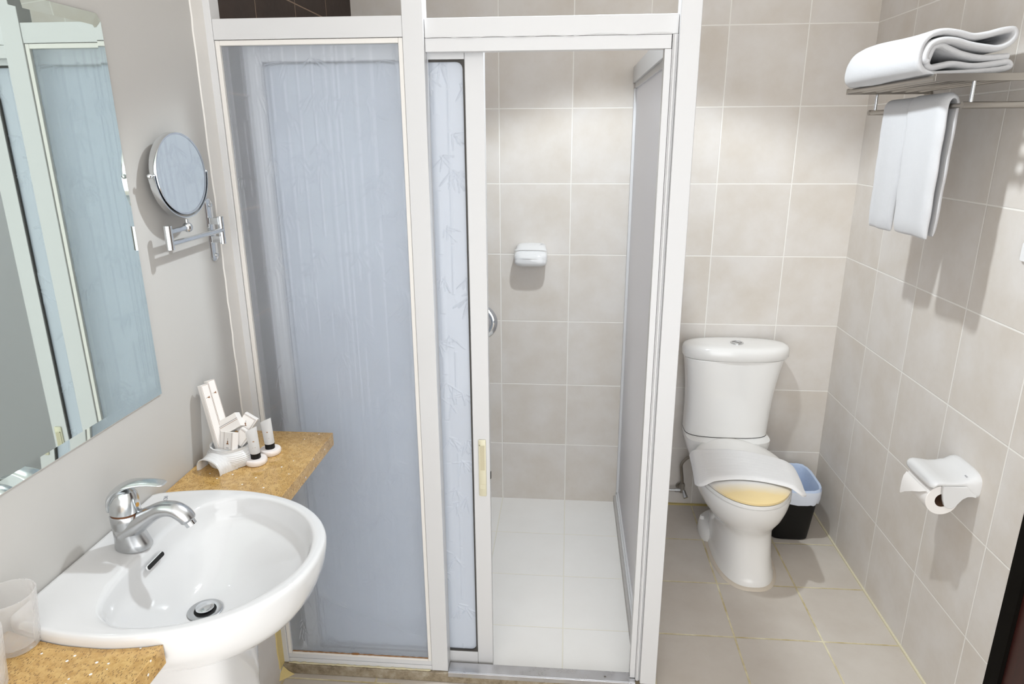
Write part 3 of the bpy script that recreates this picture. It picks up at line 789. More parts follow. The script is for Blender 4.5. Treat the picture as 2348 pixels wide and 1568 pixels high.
for k, y in enumerate(ysl):
    t_ = (y + 1.0) / 0.5
    row = []
    for side in (0, 1):
        idxs = range(n_) if side == 0 else range(n_ - 1, -1, -1)
        for i in idxs:
            p = (Lp if side == 0 else Rp)[i]; c_ = path[i]
            sft = {0: 0.30, 1: 0.8}.get(k, 1.0)
            q = c_ + (p - c_) * sft
            x, z = q.x, q.z
            # the roll sags and leans a little towards its far end, which is rounded
            zc, xc = 1.868, -0.185
            far = max(0, (t_ - 0.80) / 0.2)
            x = xc + (x - xc) * (1 - 0.14 * far ** 2) - 0.012 * math.sin(t_ * PI) * (1 if x < -0.2 else 0)
            z = 1.828 + (z - 1.828) * (1 - 0.03 * math.sin(t_ * 2.2 * PI) - 0.30 * far ** 2.5)
            yy = y + 0.012 * (i / n_ - 0.5)
            row.append((x, yy, max(z, 1.8270) if x > -0.272 else z))
    rows.append(row)
mb.loft(rows, False, False)
# end faces as quad strips between the two sides
for rI in (0, len(rows) - 1):
    r_ = rows[rI]; base_i = rI * len(r_)
    for i in range(n_ - 1):
        mb.f.append((base_i + i, base_i + i + 1, base_i + 2 * n_ - 2 - i, base_i + 2 * n_ - 1 - i)); mb.mi.append(0)
tw = mb.build('folded_towel', M['terry'], ang=85)
tag(tw, 'thick white bath towel folded up on top of the steel shelf', 'towel')

# hanging hand towel: doubled cloth over the rail with a slit between its two front folds
def hang():
    mb = MB()
    def fold(ya0, ya1, yb0, yb1, zf, zbk, xo, th, seed):
        rnd = random.Random(seed); rows = []
        zt = 1.7705
        prof = []
        nF = 22
        for i in range(nF + 1):
            t_ = i / nF; prof.append(('f', zf + (zt - 0.018 - zf) * t_))
        for k in range(1, 8): prof.append(('a', PI - PI * k / 8))
        for i in range(nF + 1):
            t_ = i / nF; prof.append(('b', zt - 0.018 + (zbk - zt + 0.018) * t_))
        nU = 18
        V = []; 
        outer, inner = [], []
        for kind, q in prof:
            rowo, rowi = [], []
            for u in range(nU + 1):
                uu = u / nU
                if kind == 'a': z = zt - 0.018 + 0.018 * math.sin(q); x = -0.179 + xo * math.cos(q); t_ = 0; nx_, nz_ = math.cos(q), math.sin(q)
                else:
                    z = q; t_ = (zt - z) / (zt - zf); sg = -1 if kind == 'f' else 1
                    x = -0.179 + sg * (xo - 0.004 * t_); nx_, nz_ = sg, 0
                    x += 0.003 * math.sin(uu * 9 + seed) * t_ * (1 if kind == 'f' else 0.5)
                lo = ya0 + (yb0 - ya0) * t_ ** 1.4; hi = ya1 + (yb1 - ya1) * t_ ** 1.2
                y = lo + (hi - lo) * uu + 0.0015 * math.sin(z * 60 + seed)
                edge = min(uu, 1 - uu) * nU
                tt = th * (0.35 if edge < 0.5 else (0.8 if edge < 1.5 else 1.0))
                if kind != 'a' and abs(z - (zf if kind == 'f' else zbk)) < 0.004: tt *= 0.5; 
                if kind == 'f' and 0.008 < z - zf < 0.02: tt *= 0.8
                if edge < 0.5: nm = 0.5
                rowo.append((x + nx_ * tt, y, z + nz_ * tt)); rowi.append((x - nx_ * 0.0002, y, z))
            outer.append(rowo); inner.append(rowi)
        m_ = len(outer); w_ = nU + 1
        V = [p for r in outer for p in r] + [p for r in inner for p in r]
        n = m_ * w_; Fc = []
        for j in range(m_ - 1):
            for i in range(nU):
                a = j * w_ + i; Fc += [(a, a + 1, a + w_ + 1, a + w_), (n + a + w_, n + a + w_ + 1, n + a + 1, n + a)]
            a = j * w_; Fc.append((a, a + w_, n + a + w_, n + a)); a = j * w_ + nU; Fc.append((a + w_, a, n + a, n + a + w_))
        for i in range(nU):
            Fc.append((i + 1, i, n + i, n + i + 1)); a = (m_ - 1) * w_ + i; Fc.append((a, a + 1, n + a + 1, n + a))
        mb.add(V, Fc)
    fold(-0.800, -0.610, -0.757, -0.608, 1.398, 1.43, 0.0085, 0.014, 1)
    fold(-0.985, -0.775, -0.985, -0.788, 1.404, 1.412, 0.0090, 0.017, 4)
    return mb
ht = hang().build('hand_towel', M['terry'], subsurf=1, ang=85)
tag(ht, 'white hand towel hanging over the steel rail below the shelf', 'towel')

# ------------------------------------------------------------------ toilet roll holder, roll
th_ = thing('paper_holder', 'glossy white ceramic toilet roll holder with hood on the side wall', 'paper holder', (0, -1.05, 0.72))
rings = []
for x, yl, yr, zt, zb in ((0.0, 0.080, 0.080, 0.772, 0.690), (-0.006, 0.081, 0.081, 0.773, 0.690), (-0.016, 0.080, 0.080, 0.770, 0.694), (-0.032, 0.078, 0.078, 0.758, 0.708), (-0.040, 0.077, 0.077, 0.754, 0.729), (-0.052, 0.076, 0.076, 0.749, 0.7315), (-0.075, 0.077, 0.077, 0.747, 0.7315), (-0.096, 0.080, 0.080, 0.750, 0.7315), (-0.116, 0.081, 0.081, 0.751, 0.7315), (-0.125, 0.080, 0.080, 0.749, 0.722), (-0.131, 0.074, 0.074, 0.744, 0.722), (-0.133, 0.066, 0.066, 0.738, 0.726)):
    c_ = (zt + zb) / 2; h_ = (zt - zb) / 2; ring = []
    for k in range(44):
        a = 2 * PI * k / 44; c1, s1_ = math.cos(a), math.sin(a)
        ring.append((x - (0.010 * (1 - c1 ** 2 * 1.0) * 0 if True else 0), -1.05 + yl * math.copysign(abs(c1) ** 0.55, c1), c_ + h_ * math.copysign(abs(s1_) ** 0.6, s1_)))
    rings.append(ring)
MB().loft(rings).build('hood', M['ceramic'], th_)
for y in (-1.128, -0.972):
    mb = MB(); y2 = y + (0.012 if y < -1.05 else -0.012)
    out = [(-0.006, 0.735), (-0.006, 0.700), (-0.018, 0.703), (-0.030, 0.702), (-0.041, 0.695), (-0.049, 0.684), (-0.057, 0.671), (-0.067, 0.664), (-0.079, 0.665), (-0.088, 0.673), (-0.094, 0.690), (-0.098, 0.712), (-0.100, 0.735)]
    mb.loft([[(x, y, z) for x, z in out], [(x, y2, z) for x, z in out]])
    mb.build('side_arm', M['ceramic'], th_, bevel=0.003)
text_mesh('HCG', 0.006, M['grey_ink'], 'logo_mark', th_, frame_mw((-0.034, -1.108, 0.7585), (0, -1, 0), (1, 0, 0.35)))
rx, rz = -0.088, 0.683
mb = MB(); rr_ = 0.0455; ri = 0.0205; ya, yb = -1.113, -0.987
mb.loft([circ((rx, ya, rz), (0, 1, 0), ri, 48), circ((rx, ya, rz), (0, 1, 0), rr_ - 0.001, 48), circ((rx, ya + 0.001, rz), (0, 1, 0), rr_, 48), circ((rx, yb, rz), (0, 1, 0), rr_, 48), circ((rx, yb, rz), (0, 1, 0), ri, 48)], False, False)
roll = mb.build('toilet_roll', M['paper'])
tag(roll, 'white toilet paper roll held under the ceramic hood', 'toilet paper')
MB().loft([circ((rx, ya + 0.0005, rz), (0, 1, 0), ri, 32), circ((rx, yb - 0.0005, rz), (0, 1, 0), ri, 32), circ((rx, yb - 0.0005, rz), (0, 1, 0), ri - 0.001, 32), circ((rx, ya + 0.0005, rz), (0, 1, 0), ri - 0.001, 32)], False, False).build('cardboard_core', M['core'], roll)
# loose end folded to a point
fl = MB(); Rg = []
for t_, zz, xx, wl, wr_ in ((0, 0.708, -0.131, -1.108, -0.988), (0.3, 0.695, -0.138, -1.088, -0.988), (0.6, 0.678, -0.141, -1.055, -0.989), (0.85, 0.655, -0.142, -1.015, -0.990), (1, 0.640, -0.142, -0.996, -0.991)):
    Rg.append([(xx, wl, zz), (xx, wr_, zz), (xx - 0.0012, wr_, zz), (xx - 0.0012, wl, zz)])
fl.loft(Rg).build('loose_end', M['paper'], roll)

# ------------------------------------------------------------------ white plate at the right picture edge
sw = MB().loft([[(x, y, z) for y, z in [(a_ - 1.142, b_ + 1.393) for a_, b_ in rrect(-0.048, 0.048, -0.024, 0.024, 0.006, 4)]] for x in (0.0, -0.008)]).build('light_switch', M['plastic'], bevel=0.002)
tag(sw, 'white plastic switch plate on side wall by the picture edge', 'switch')

# ------------------------------------------------------------------ vanity slabs
def slab(y0_, y1_, cut):
    """quartz slab with a concave edge following the basin"""
    mb = MB(); outer = []
    return mb
ZS = 0.91; TH = 0.036; XF = -1.795
# basin outline, symmetrical about BY
BX, BY = -1.85, -1.862
prof_o = [(-2.0685, 0.205), (-2.04, 0.214), (-2.0, 0.224), (-1.95, 0.232), (-1.88, 0.234), (-1.82, 0.225), (-1.76, 0.206), (-1.71, 0.177), (-1.67, 0.140), (-1.64, 0.096), (-1.624, 0.05), (-1.619, 0.0)]
half = catmull([Vector((x, y, 0)) for x, y in prof_o], 6)
poly_o = [(p.x, BY - p.y) for p in half] + [(p.x, BY + p.y) for p in reversed(half[:-1])]
prof_i = [(-1.9575, 0.0), (-1.957, 0.06), (-1.952, 0.11), (-1.935, 0.165), (-1.90, 0.197), (-1.85, 0.206), (-1.79, 0.194), (-1.735, 0.166), (-1.69, 0.125), (-1.66, 0.075), (-1.646, 0.03), (-1.643, 0.0)]
half_i = catmull([Vector((x, y, 0)) for x, y in prof_i], 6)
poly_i = [(p.x, BY - p.y) for p in half_i] + [(p.x, BY + p.y) for p in reversed(half_i[1:-1])]
def ray_r(poly, a, c=(BX, BY)):
    dx, dy = math.cos(a), math.sin(a); best = 0
    for k in range(len(poly)):
        (x1, y1_), (x2, y2_) = poly[k], poly[(k + 1) % len(poly)]
        x1 -= c[0]; x2 -= c[0]; y1_ -= c[1]; y2_ -= c[1]
        ex, ey = x2 - x1, y2_ - y1_
        det = dx * (-ey) + dy * ex
        if abs(det) < 1e-12: continue
        t_ = (x1 * (-ey) + y1_ * ex) / det; u = (dx * y1_ - dy * x1) / det
        if t_ > 0 and -1e-6 <= u <= 1 + 1e-6: best = max(best, t_)
    return best
def outline_side(sign, n=24):
    """points of the basin outline in x from the wall to the slab front, on the side given"""
    out = []
    for i in range(n + 1):
        x = -2.0685 + (XF + 2.0685) * i / n
        y = np.interp(x, [p[0] for p in prof_o], [p[1] for p in prof_o])
        out.append((x, BY + sign * (y + 0.001)))
    return out
def make_slab(name, ring, label):
    lo = [(x, y, ZS - TH) for x, y in ring]; hi = [(x, y, ZS) for x, y in ring]
    o = MB().loft([lo, hi]).build(name, M['quartz'], bevel=0.0015, ang=30)
    tag(o, label, 'countertop')
    return o
side = outline_side(1)
make_slab('vanity_shelf', side + [(XF, -1.272), (-2.0685, -1.272)], 'golden speckled quartz shelf beside the shower glass, holding toiletries')
side = outline_side(-1)
make_slab('vanity_shelf', side + [(XF, -2.62), (-2.0685, -2.62)], 'golden speckled quartz shelf on the near side of the basin, under the tumblers')

# ------------------------------------------------------------------ basin
bs = thing('wash_basin', 'white ceramic pedestal wash basin with chrome waste set between the quartz shelves', 'basin', (BX, BY, 0))
NA = 144
def ring_o(s_, z, inset=0.0):
    out = []
    for k in range(NA):
        a = 2 * PI * k / NA
        r = ray_r(poly_o, a) * s_ - inset
        x, y = BX + r * math.cos(a), BY + r * math.sin(a)
        out.append((max(x, -2.0680), y, z))
    return out
DRX, DRY = -1.858, BY
def ring_i(s_, z):
    out = []
    for k in range(NA):
        a = 2 * PI * k / NA
        r = ray_r(poly_i, a)
        px, py = BX + r * math.cos(a), BY + r * math.sin(a)
        qx, qy = DRX + 0.030 * math.cos(a), DRY + 0.030 * math.sin(a)
        out.append((qx + (px - qx) * s_, qy + (py - qy) * s_, z if not callable(z) else z(a)))
    return out
def lerp_ring(A_, B_, t_, z): return [(a[0] + (b[0] - a[0]) * t_, a[1] + (b[1] - a[1]) * t_, z) for a, b in zip(A_, B_)]
R0 = ring_o(1, 0.93, 0.010); RI = ring_i(1.0, 0.926)
rings = [ring_o(0.35, 0.768), ring_o(0.50, 0.776), ring_o(0.62, 0.788), ring_o(0.74, 0.806), ring_o(0.84, 0.828), ring_o(0.91, 0.850), ring_o(0.96, 0.874), ring_o(0.988, 0.897), ring_o(0.999, 0.914), ring_o(1.0, 0.922), ring_o(1.0, 0.9275, 0.0015), ring_o(1.0, 0.9305, 0.005), R0,
         lerp_ring(R0, RI, 0.25, 0.9306), lerp_ring(R0, RI, 0.6, 0.9300), lerp_ring(R0, RI, 0.88, 0.9285), RI,
         ring_i(0.985, 0.920), ring_i(0.965, 0.909), ring_i(0.945, 0.897), ring_i(0.915, 0.886), ring_i(0.86, 0.877), ring_i(0.79, 0.869), ring_i(0.70, 0.858), ring_i(0.58, 0.841), ring_i(0.44, 0.822), ring_i(0.30, 0.809), ring_i(0.16, 0.801), ring_i(0.05, 0.798), ring_i(0.0, 0.7965), ring_i(-0.25, 0.780)]
MB().loft(rings, True, True).build('bowl', M['ceramic'], bs, ang=75)
# pedestal
rings = [sq(-1.925, BY, z, hx, hy, 4.5, 56) for z, hx, hy in ((0, 0.125, 0.105), (0.02, 0.125, 0.105), (0.06, 0.118, 0.094), (0.30, 0.118, 0.092), (0.6, 0.128, 0.096), (0.74, 0.138, 0.102), (0.795, 0.140, 0.104))]
MB().loft(rings).build('pedestal', M['ceramic'], bs)
# waste
wst = MB().lathe((DRX, DRY, 0.7975), [(0.0325, 0.0), (0.0328, 0.0016), (0.0305, 0.0028), (0.022, 0.0016), (0.017, 0.0005), (0.016, -0.003)], 48).build('waste_flange', M['chrome_dull'], bs)
MB().lathe((DRX, DRY, 0.7985), [(0.012, -0.003), (0.012, 0.004), (0.0165, 0.0045), (0.0172, 0.0062), (0.0165, 0.0082), (0.012, 0.0092), (0.002, 0.0095)], 40).build('plug', M['chrome'], bs)
MB().lathe((DRX, DRY, 0.7982), [(0.0205, 0.0), (0.0205, 0.0012), (0.0125, 0.0014)], 32, cap1=False).build('waste_gap', M['hole'], bs)
# overflow slot, following the back slope
ov = MB(); pts2 = rrect(-0.0265, 0.0265, -0.0042, 0.0042, 0.0041, 5)
mwo = frame_mw((-1.9475, BY + 0.006, 0.9005), (0, 1, 0), (-0.42, 0, 0.9))
ov.loft([[mwo @ Vector((a, b, 0.0)) for a, b in pts2], [mwo @ Vector((a, b, 0.0022)) for a, b in pts2]])
ov.build('overflow_slot', M['hole'], bs, smooth=False)
ov = MB(); o1 = rrect(-0.0278, 0.0278, -0.0052, 0.0052, 0.0051, 5)
ov.loft([[mwo @ Vector((a, b, 0.0)) for a, b in o1], [mwo @ Vector((a, b, 0.0024)) for a, b in pts2], [mwo @ Vector((a, b, 0.0016)) for a, b in pts2]], False, False)
ov.build('overflow_rim', M['ceramic'], bs)
text_mesh('HCG', 0.012, M['grey_ink'], 'logo_mark', bs, frame_mw((-2.027, -1.680, 0.9306), (0.45, -0.9, 0), (0.9, 0.45, 0)))

# ------------------------------------------------------------------ tap
FX, FY, FZ = -1.990, -1.853, 0.9305
tp = thing('basin_tap', 'chrome single lever mixer tap on the back deck of the basin', 'tap', (FX, FY, FZ))
CD, CH = M['chrome_dull'], M['chrome']
rings = [sq(FX + dx, FY, FZ + z, hx, hy, 2.1, 40) for z, dx, hx, hy in ((0, 0.004, 0.034, 0.026), (0.004, 0.004, 0.0345, 0.0265), (0.012, 0.003, 0.0325, 0.0255), (0.028, 0.0, 0.0285, 0.0245), (0.045, -0.001, 0.0275, 0.025), (0.060, -0.001, 0.0280, 0.0262), (0.070, -0.001, 0.0280, 0.0265), (0.072, -0.001, 0.0265, 0.025))]
MB().loft(rings).build('tap_body', CD, tp)
MB().lathe((FX - 0.001, FY, FZ + 0.0715), [(0.0245, 0), (0.0255, 0.001), (0.0255, 0.0035), (0.0245, 0.0045)], 36).build('brass_ring', simple('dark brass ring', (0.17, 0.07, 0.03), 0.4, 0.6), tp)
# spout
sp = catmull([(FX - 0.006, FY, FZ + 0.034), (FX + 0.018, FY, FZ + 0.050), (FX + 0.045, FY, FZ + 0.068), (FX + 0.072, FY, FZ + 0.082), (FX + 0.097, FY, FZ + 0.083), (FX + 0.115, FY, FZ + 0.072), (FX + 0.123, FY, FZ + 0.060)], 6)
rs = np.interp(np.linspace(0, 1, len(sp)), [0, 0.2, 0.4, 0.6, 0.8, 0.95, 1], [0.027, 0.023, 0.0175, 0.0165, 0.017, 0.016, 0.0135])
mb = MB(); rr2 = []
for i, p in enumerate(sp):
    d_ = (sp[min(i + 1, len(sp) - 1)] - sp[max(i - 1, 0)]).normalized(); n2 = Vector((-d_.z, 0, d_.x))
    rr2.append([p + Vector((0, 1, 0)) * rs[i] * math.cos(2 * PI * k / 28) * 1.02 + n2 * rs[i] * 0.86 * math.sin(2 * PI * k / 28) for k in range(28)])
mb.loft(rr2).build('spout', CD, tp)
MB().cyl((FX + 0.1195, FY, FZ + 0.064), (FX + 0.1265, FY, FZ + 0.0515), 0.0105, 0.0105).build('aerator', CH, tp)
# lever: domed cap rising into an arched paddle
rings = [sq(FX + dx, FY, FZ + z, hx, hy, 2.1, 36) for z, dx, hx, hy in ((0.0762, -0.001, 0.0265, 0.0255), (0.082, -0.001, 0.0270, 0.0258), (0.098, 0.0, 0.0255, 0.0245), (0.110, 0.003, 0.022, 0.021), (0.118, 0.006, 0.016, 0.016), (0.121, 0.008, 0.008, 0.008))]
lv = MB().loft(rings)
pp = catmull([(FX - 0.024, FY, FZ + 0.080), (FX - 0.021, FY, FZ + 0.098), (FX - 0.010, FY, FZ + 0.117), (FX + 0.010, FY, FZ + 0.130), (FX + 0.035, FY, FZ + 0.136), (FX + 0.062, FY, FZ + 0.138), (FX + 0.086, FY, FZ + 0.136)], 5)
wd = np.interp(np.linspace(0, 1, len(pp)), [0, 0.25, 0.5, 0.75, 0.95, 1], [0.018, 0.023, 0.021, 0.015, 0.013, 0.009])
tk = np.interp(np.linspace(0, 1, len(pp)), [0, 0.25, 0.5, 0.75, 1], [0.004, 0.008, 0.006, 0.0042, 0.0022])
rr2 = []
for i, p in enumerate(pp):
    d_ = (pp[min(i + 1, len(pp) - 1)] - pp[max(i - 1, 0)]).normalized(); n2 = Vector((-d_.z, 0, d_.x))
    rr2.append([p + Vector((0, 1, 0)) * wd[i] * math.cos(2 * PI * k / 24) + n2 * tk[i] * math.sin(2 * PI * k / 24) for k in range(24)])
lv.loft(rr2).build('lever', M['chrome_soft'], tp)
MB().cyl((FX + 0.0235, FY, FZ + 0.090), (FX + 0.0265, FY, FZ + 0.090), 0.0042).build('temperature_dot', simple('amber dot', (0.55, 0.28, 0.05), 0.4), tp)
MB().cyl((FX - 0.026, FY, FZ + 0.034), (FX - 0.036, FY, FZ + 0.032), 0.003, 0.002, 12).build('pop_up_rod', CD, tp)

# ------------------------------------------------------------------ wall mirror with bevelled border
mi = thing('wall_mirror', 'large frameless mirror on the cream wall above the basin', 'mirror', (XL, -1.95, 1.135))
my0, my1, mz0, mz1 = -1.575, -2.42, 1.134, 1.907
b = 0.022
v = []
o_ = [(my0, mz0), (my1, mz0), (my1, mz1), (my0 - 0.01, mz1), (my0, mz1 - 0.012)]
inn = [(my0 - b, mz0 + b), (my1 + b, mz0 + b), (my1 + b, mz1 - b), (my0 - b - 0.006, mz1 - b), (my0 - b, mz1 - b - 0.007)]
mm = MB()
mm.add([(XL + 0.0062, y, z) for y, z in inn], [(0, 1, 2, 3, 4)])
mm.build('mirror_face', M['mirror'], mi, smooth=False)
mm = MB(); n5 = len(o_)
mm.add([(XL + 0.0048, y, z) for y, z in o_] + [(XL + 0.0062, y, z) for y, z in inn], [(k, (k + 1) % n5, n5 + (k + 1) % n5, n5 + k) for k in range(n5)])
mm.build('mirror_bevel', M['mirror'], mi, smooth=False)
MB().loft([[(XL + 0.0005, y, z) for y, z in o_], [(XL + 0.0047, y, z) for y, z in o_]]).build('mirror_edge', simple('dark mirror edge', (0.02, 0.035, 0.03), 0.3), mi, smooth=False)
MB().loft([[(XL + 0.0002, y, z) for y, z in [(my0 + 0.002, mz0 - 0.003), (my1, mz0 - 0.003), (my1, mz0 + 0.01), (my0 + 0.002, mz0 + 0.01)]], [(XL + 0.002, y, z) for y, z in [(my0 + 0.002, mz0 - 0.003), (my1, mz0 - 0.003), (my1, mz0 + 0.01), (my0 + 0.002, mz0 + 0.01)]]]).build('mirror_sealant', M['caulk'], mi, smooth=False)

# ------------------------------------------------------------------ swing arm shaving mirror
vm = thing('shaving_mirror', 'round chrome magnifying mirror on folding wall arm beside the shower frame', 'mirror', (XL, -1.265, 1.46))
mb = MB()
pl_o = rrect(-1.265 - 0.017, -1.265 + 0.017, 1.378, 1.536, 0.0165, 8)
pl_i = rrect(-1.265 - 0.013, -1.265 + 0.013, 1.382, 1.532, 0.0125, 8)
mb.loft([[(XL, y, z) for y, z in pl_o], [(XL + 0.003, y, z) for y, z in pl_o], [(XL + 0.006, y, z) for y, z in pl_i]])
mb.build('wall_plate', CH, vm)
for z in (1.394, 1.520):
    MB().cyl((XL + 0.006, -1.265, z), (XL + 0.011, -1.265, z), 0.005, 0.004, 16).build('plate_screw', CH, vm)
MB().cyl((XL + 0.030, -1.268, 1.424), (XL + 0.030, -1.268, 1.492), 0.0075).box(XL + 0.005, XL + 0.028, -1.277, -1.259, 1.427, 1.443).box(XL + 0.005, XL + 0.028, -1.277, -1.259, 1.473, 1.489).build('wall_hinge', CH, vm)
MB().cyl((XL + 0.031, -1.270, 1.458), (XL + 0.035, -1.503, 1.458), 0.0058).build('long_arm', CH, vm)
MB().cyl((XL + 0.036, -1.509, 1.446), (XL + 0.036, -1.509, 1.498), 0.0088).build('outer_hinge', CH, vm)
ctr = Vector((XL + 0.036, -1.434, 1.604))
bl = Vector((XL + 0.088, -1.455, 1.487))
nrm = Vector((1, -0.07, 0.02)).normalized()
uy = Vector((0, 0, 1)).cross(nrm).normalized(); uz = nrm.cross(uy)
# the arm meets the yoke under the disc
bl = ctr - uz * 0.118
MB().cyl((XL + 0.037, -1.507, 1.484), bl, 0.0055).build('short_arm', CH, vm)
mb = MB(); rings = []
for i in range(9):
    a = PI * i / 8; rings.append(circ(bl + uz * 0.0115 * math.cos(a), (0, 0, 1), max(0.0115 * math.sin(a), 0.0004), 20))
mb.loft(rings).cyl(bl, bl + uz * 0.018, 0.005, 0.004).build('ball_joint', CH, vm)
def disc_ring(r, d_, n=64): return [ctr + nrm * d_ + uy * r * math.cos(2 * PI * k / n) + uz * r * math.sin(2 * PI * k / n) for k in range(n)]
RR = 0.0885
MB().loft([disc_ring(RR - 0.004, 0.0075), disc_ring(RR, 0.0085), disc_ring(RR + 0.001, 0.006), disc_ring(RR + 0.001, -0.006), disc_ring(RR, -0.0085), disc_ring(RR - 0.004, -0.0075)], False, False).build('rim', CH, vm)
MB().loft([disc_ring(RR - 0.0035, -0.0075), disc_ring(RR - 0.0035, 0.0072)]).build('mirror_disc', M['mirror_s'], vm, ang=20)
# half yoke around the lower rim
mb = MB(); rings = []
for i in range(49):
    a = PI + PI * i / 48
    dr = uy * math.cos(a) + uz * math.sin(a)
    p = ctr + dr * (RR + 0.0065)
    rings.append([p + nrm * 0.0075 - dr * 0.001, p + nrm * 0.0075 + dr * 0.001, p - nrm * 0.0075 + dr * 0.001, p - nrm * 0.0075 - dr * 0.001])
mb.loft(rings).build('yoke', CH, vm)
for s_ in (-1, 1):
    p = ctr + uy * s_ * (RR + 0.0005)
    MB().cyl(p, p + uy * s_ * 0.011, 0.003, n=12).build('pivot_pin', CH, vm)
    q = p + uy * s_ * 0.012; rings = [circ(q + uy * 0.0052 * math.cos(PI * i / 8), uy, max(0.0052 * math.sin(PI * i / 8), 0.0003), 16) for i in range(9)]
    MB().loft(rings).build('pivot_knob', CH, vm)

# ------------------------------------------------------------------ toiletries on the shelf
ZT = ZS
hl = thing('toiletry_holder', 'white ribbed ceramic holder with arched end standing on the quartz shelf', 'holder', (-1.985, -1.46, ZT))
# ribbed round bowl with a short arched tunnel on its near side
HC = Vector((-1.989, -1.450, ZT)); ax = Vector((-0.33, -0.94, 0)).normalized(); sd_ = Vector((-ax.y, ax.x, 0))
mb = MB(); prof = []
nz_ = 66
for i in range(nz_ + 1):
    t_ = i / nz_; z = 0.0005 + 0.0465 * t_
    r = 0.0535 + 0.0065 * math.sin(PI * min(1, t_ * 1.15)) - 0.0085 * max(0, (t_ - 0.45) / 0.55) ** 1.8
    prof.append((r + 0.0007 * math.sin(2 * PI * t_ * 11), z))
prof += [(0.0498, 0.0482), (0.0475, 0.0478), (0.0465, 0.045), (0.050, 0.036), (0.050, 0.025), (0.043, 0.012), (0.020, 0.008), (0.002, 0.008)]
mb.lathe(HC, prof, 72)
def arch(d_, w, h, n=32):
    return [HC + ax * d_ + sd_ * (w * math.cos(PI * k / n)) + Vector((0, 0, 0.0004 + h * max(0.0, math.sin(PI * k / n)) ** 0.72)) for k in range(n + 1)]
outer, inner = [], []
for i in range(37):
    t_ = i / 36; d_ = 0.031 + 0.046 * t_
    w = 0.0465 - 0.0125 * t_ ** 0.85 + 0.005 * max(0, (t_ - 0.8) / 0.2) ** 2
    h = 0.0445 - 0.0105 * t_ ** 1.3 + 0.002 * max(0, (t_ - 0.8) / 0.2) ** 2
    rb = 0.0007 * math.sin(2 * PI * t_ * 7)
    outer.append(arch(d_, w + rb, h + rb)); inner.append(arch(d_, w - 0.0035, h - 0.0035))
mid = arch(0.0785, 0.0375, 0.0335)
mb.loft(outer + [mid] + inner[::-1], False, False, closed=False)
mb.build('holder_body', M['ceramic'], hl, ang=60)

def oriented_box(mb, c, xa, ya, hx, hy, hz, m=0):
    xa = Vector(xa).normalized(); ya = Vector(ya); ya = (ya - xa * ya.dot(xa)).normalized(); za = xa.cross(ya); c = Vector(c)
    V = [c + xa * sx * hx + ya * sy * hy + za * sz * hz for sz in (-1, 1) for sx, sy in ((-1, -1), (1, -1), (1, 1), (-1, 1))]
    mb.add(V, [(3, 2, 1, 0), (4, 5, 6, 7), (0, 1, 5, 4), (1, 2, 6, 5), (2, 3, 7, 6), (3, 0, 4, 7)], m)
    return xa, ya, za
def carton(name, label, c, xa, ya, hx, hy, hz, face, lines, mark, group=None, cat='box'):
    """carton with printed rules (lines: list of (u0,v0,u1,v1,width,ink)) and a small brown tree mark on the +z local face"""
    root = thing(name, label, cat, c, group)
    b_ = MB(); X, Y, Z = oriented_box(b_, c, xa, ya, hx, hy, hz)
    b_.build('carton', M['card'], root, smooth=False, bevel=0.0006)
    C_ = Vector(c)
    P_ = lambda u, v, e=0.0: C_ + X * u + Y * v + Z * (hz + 0.00012 + e)
    pr = MB()
    for u0, v0, u1, v1, w_, ink in lines:
        d_ = Vector((u1 - u0, v1 - v0, 0)); l_ = d_.length; nn = Vector((-d_.y, d_.x, 0)) / l_ * w_ / 2
        pr.add([P_(u0 + nn.x, v0 + nn.y), P_(u0 - nn.x, v0 - nn.y), P_(u1 - nn.x, v1 - nn.y), P_(u1 + nn.x, v1 + nn.y)], [(0, 1, 2, 3)], ink)
    if mark:
        u, v, s_, rot = mark
        q = lambda a_, b2: P_(u + (a_ * math.cos(rot) - b2 * math.sin(rot)) * s_, v + (a_ * math.sin(rot) + b2 * math.cos(rot)) * s_, 0.0001)
        pr.add([q(-1, -1), q(1, -1), q(0.15, 0.15), q(0.6, 0.25), q(0, 1.0), q(-0.6, 0.25), q(-0.15, 0.15)], [(0, 1, 2, 6), (3, 4, 5), (2, 3, 5, 6)], 0)
        pr.add([q(-0.08, 1), q(0.08, 1), q(0.08, 2.1), q(-0.08, 2.1)], [(0, 1, 2, 3)], 1)
    pr.build('print', [M['brown_ink'], M['ink'], M['grey_ink']], root, smooth=False)
    return root
# two long toothbrush cartons leaning on the wall
for i, (bot, topp, lb) in enumerate((((-2.008, -1.462, 0.946), (-2.046, -1.447, 1.106), 'slim white toothbrush carton leaning against the wall, nearer of the pair'), ((-1.998, -1.443, 0.946), (-2.041, -1.425, 1.110), 'slim white toothbrush carton leaning in the holder, nearer the shower frame'))):
    b0, t0 = Vector(bot), Vector(topp); L_ = (t0 - b0).length
    ln_ = [(-0.0085, -L_ / 2, -0.0085, L_ / 2 - 0.001, 0.0006, 0), (0.0085, -L_ / 2, 0.0085, L_ / 2 - 0.001, 0.0006, 0), (-0.0085, L_ / 2 - 0.001, 0.0085, L_ / 2 - 0.001, 0.0006, 0)]
    face_x = Vector((0.50, 0.866, 0))
    carton('toothbrush_box', lb, (b0 + t0) / 2, face_x, t0 - b0, 0.0098, L_ / 2, 0.0085, 0, ln_, (0.001, L_ / 2 - 0.032, 0.0032, PI / 2), 'toothbrush cartons in the ceramic holder')
up_ = Vector((0.10, 0.25, 1))
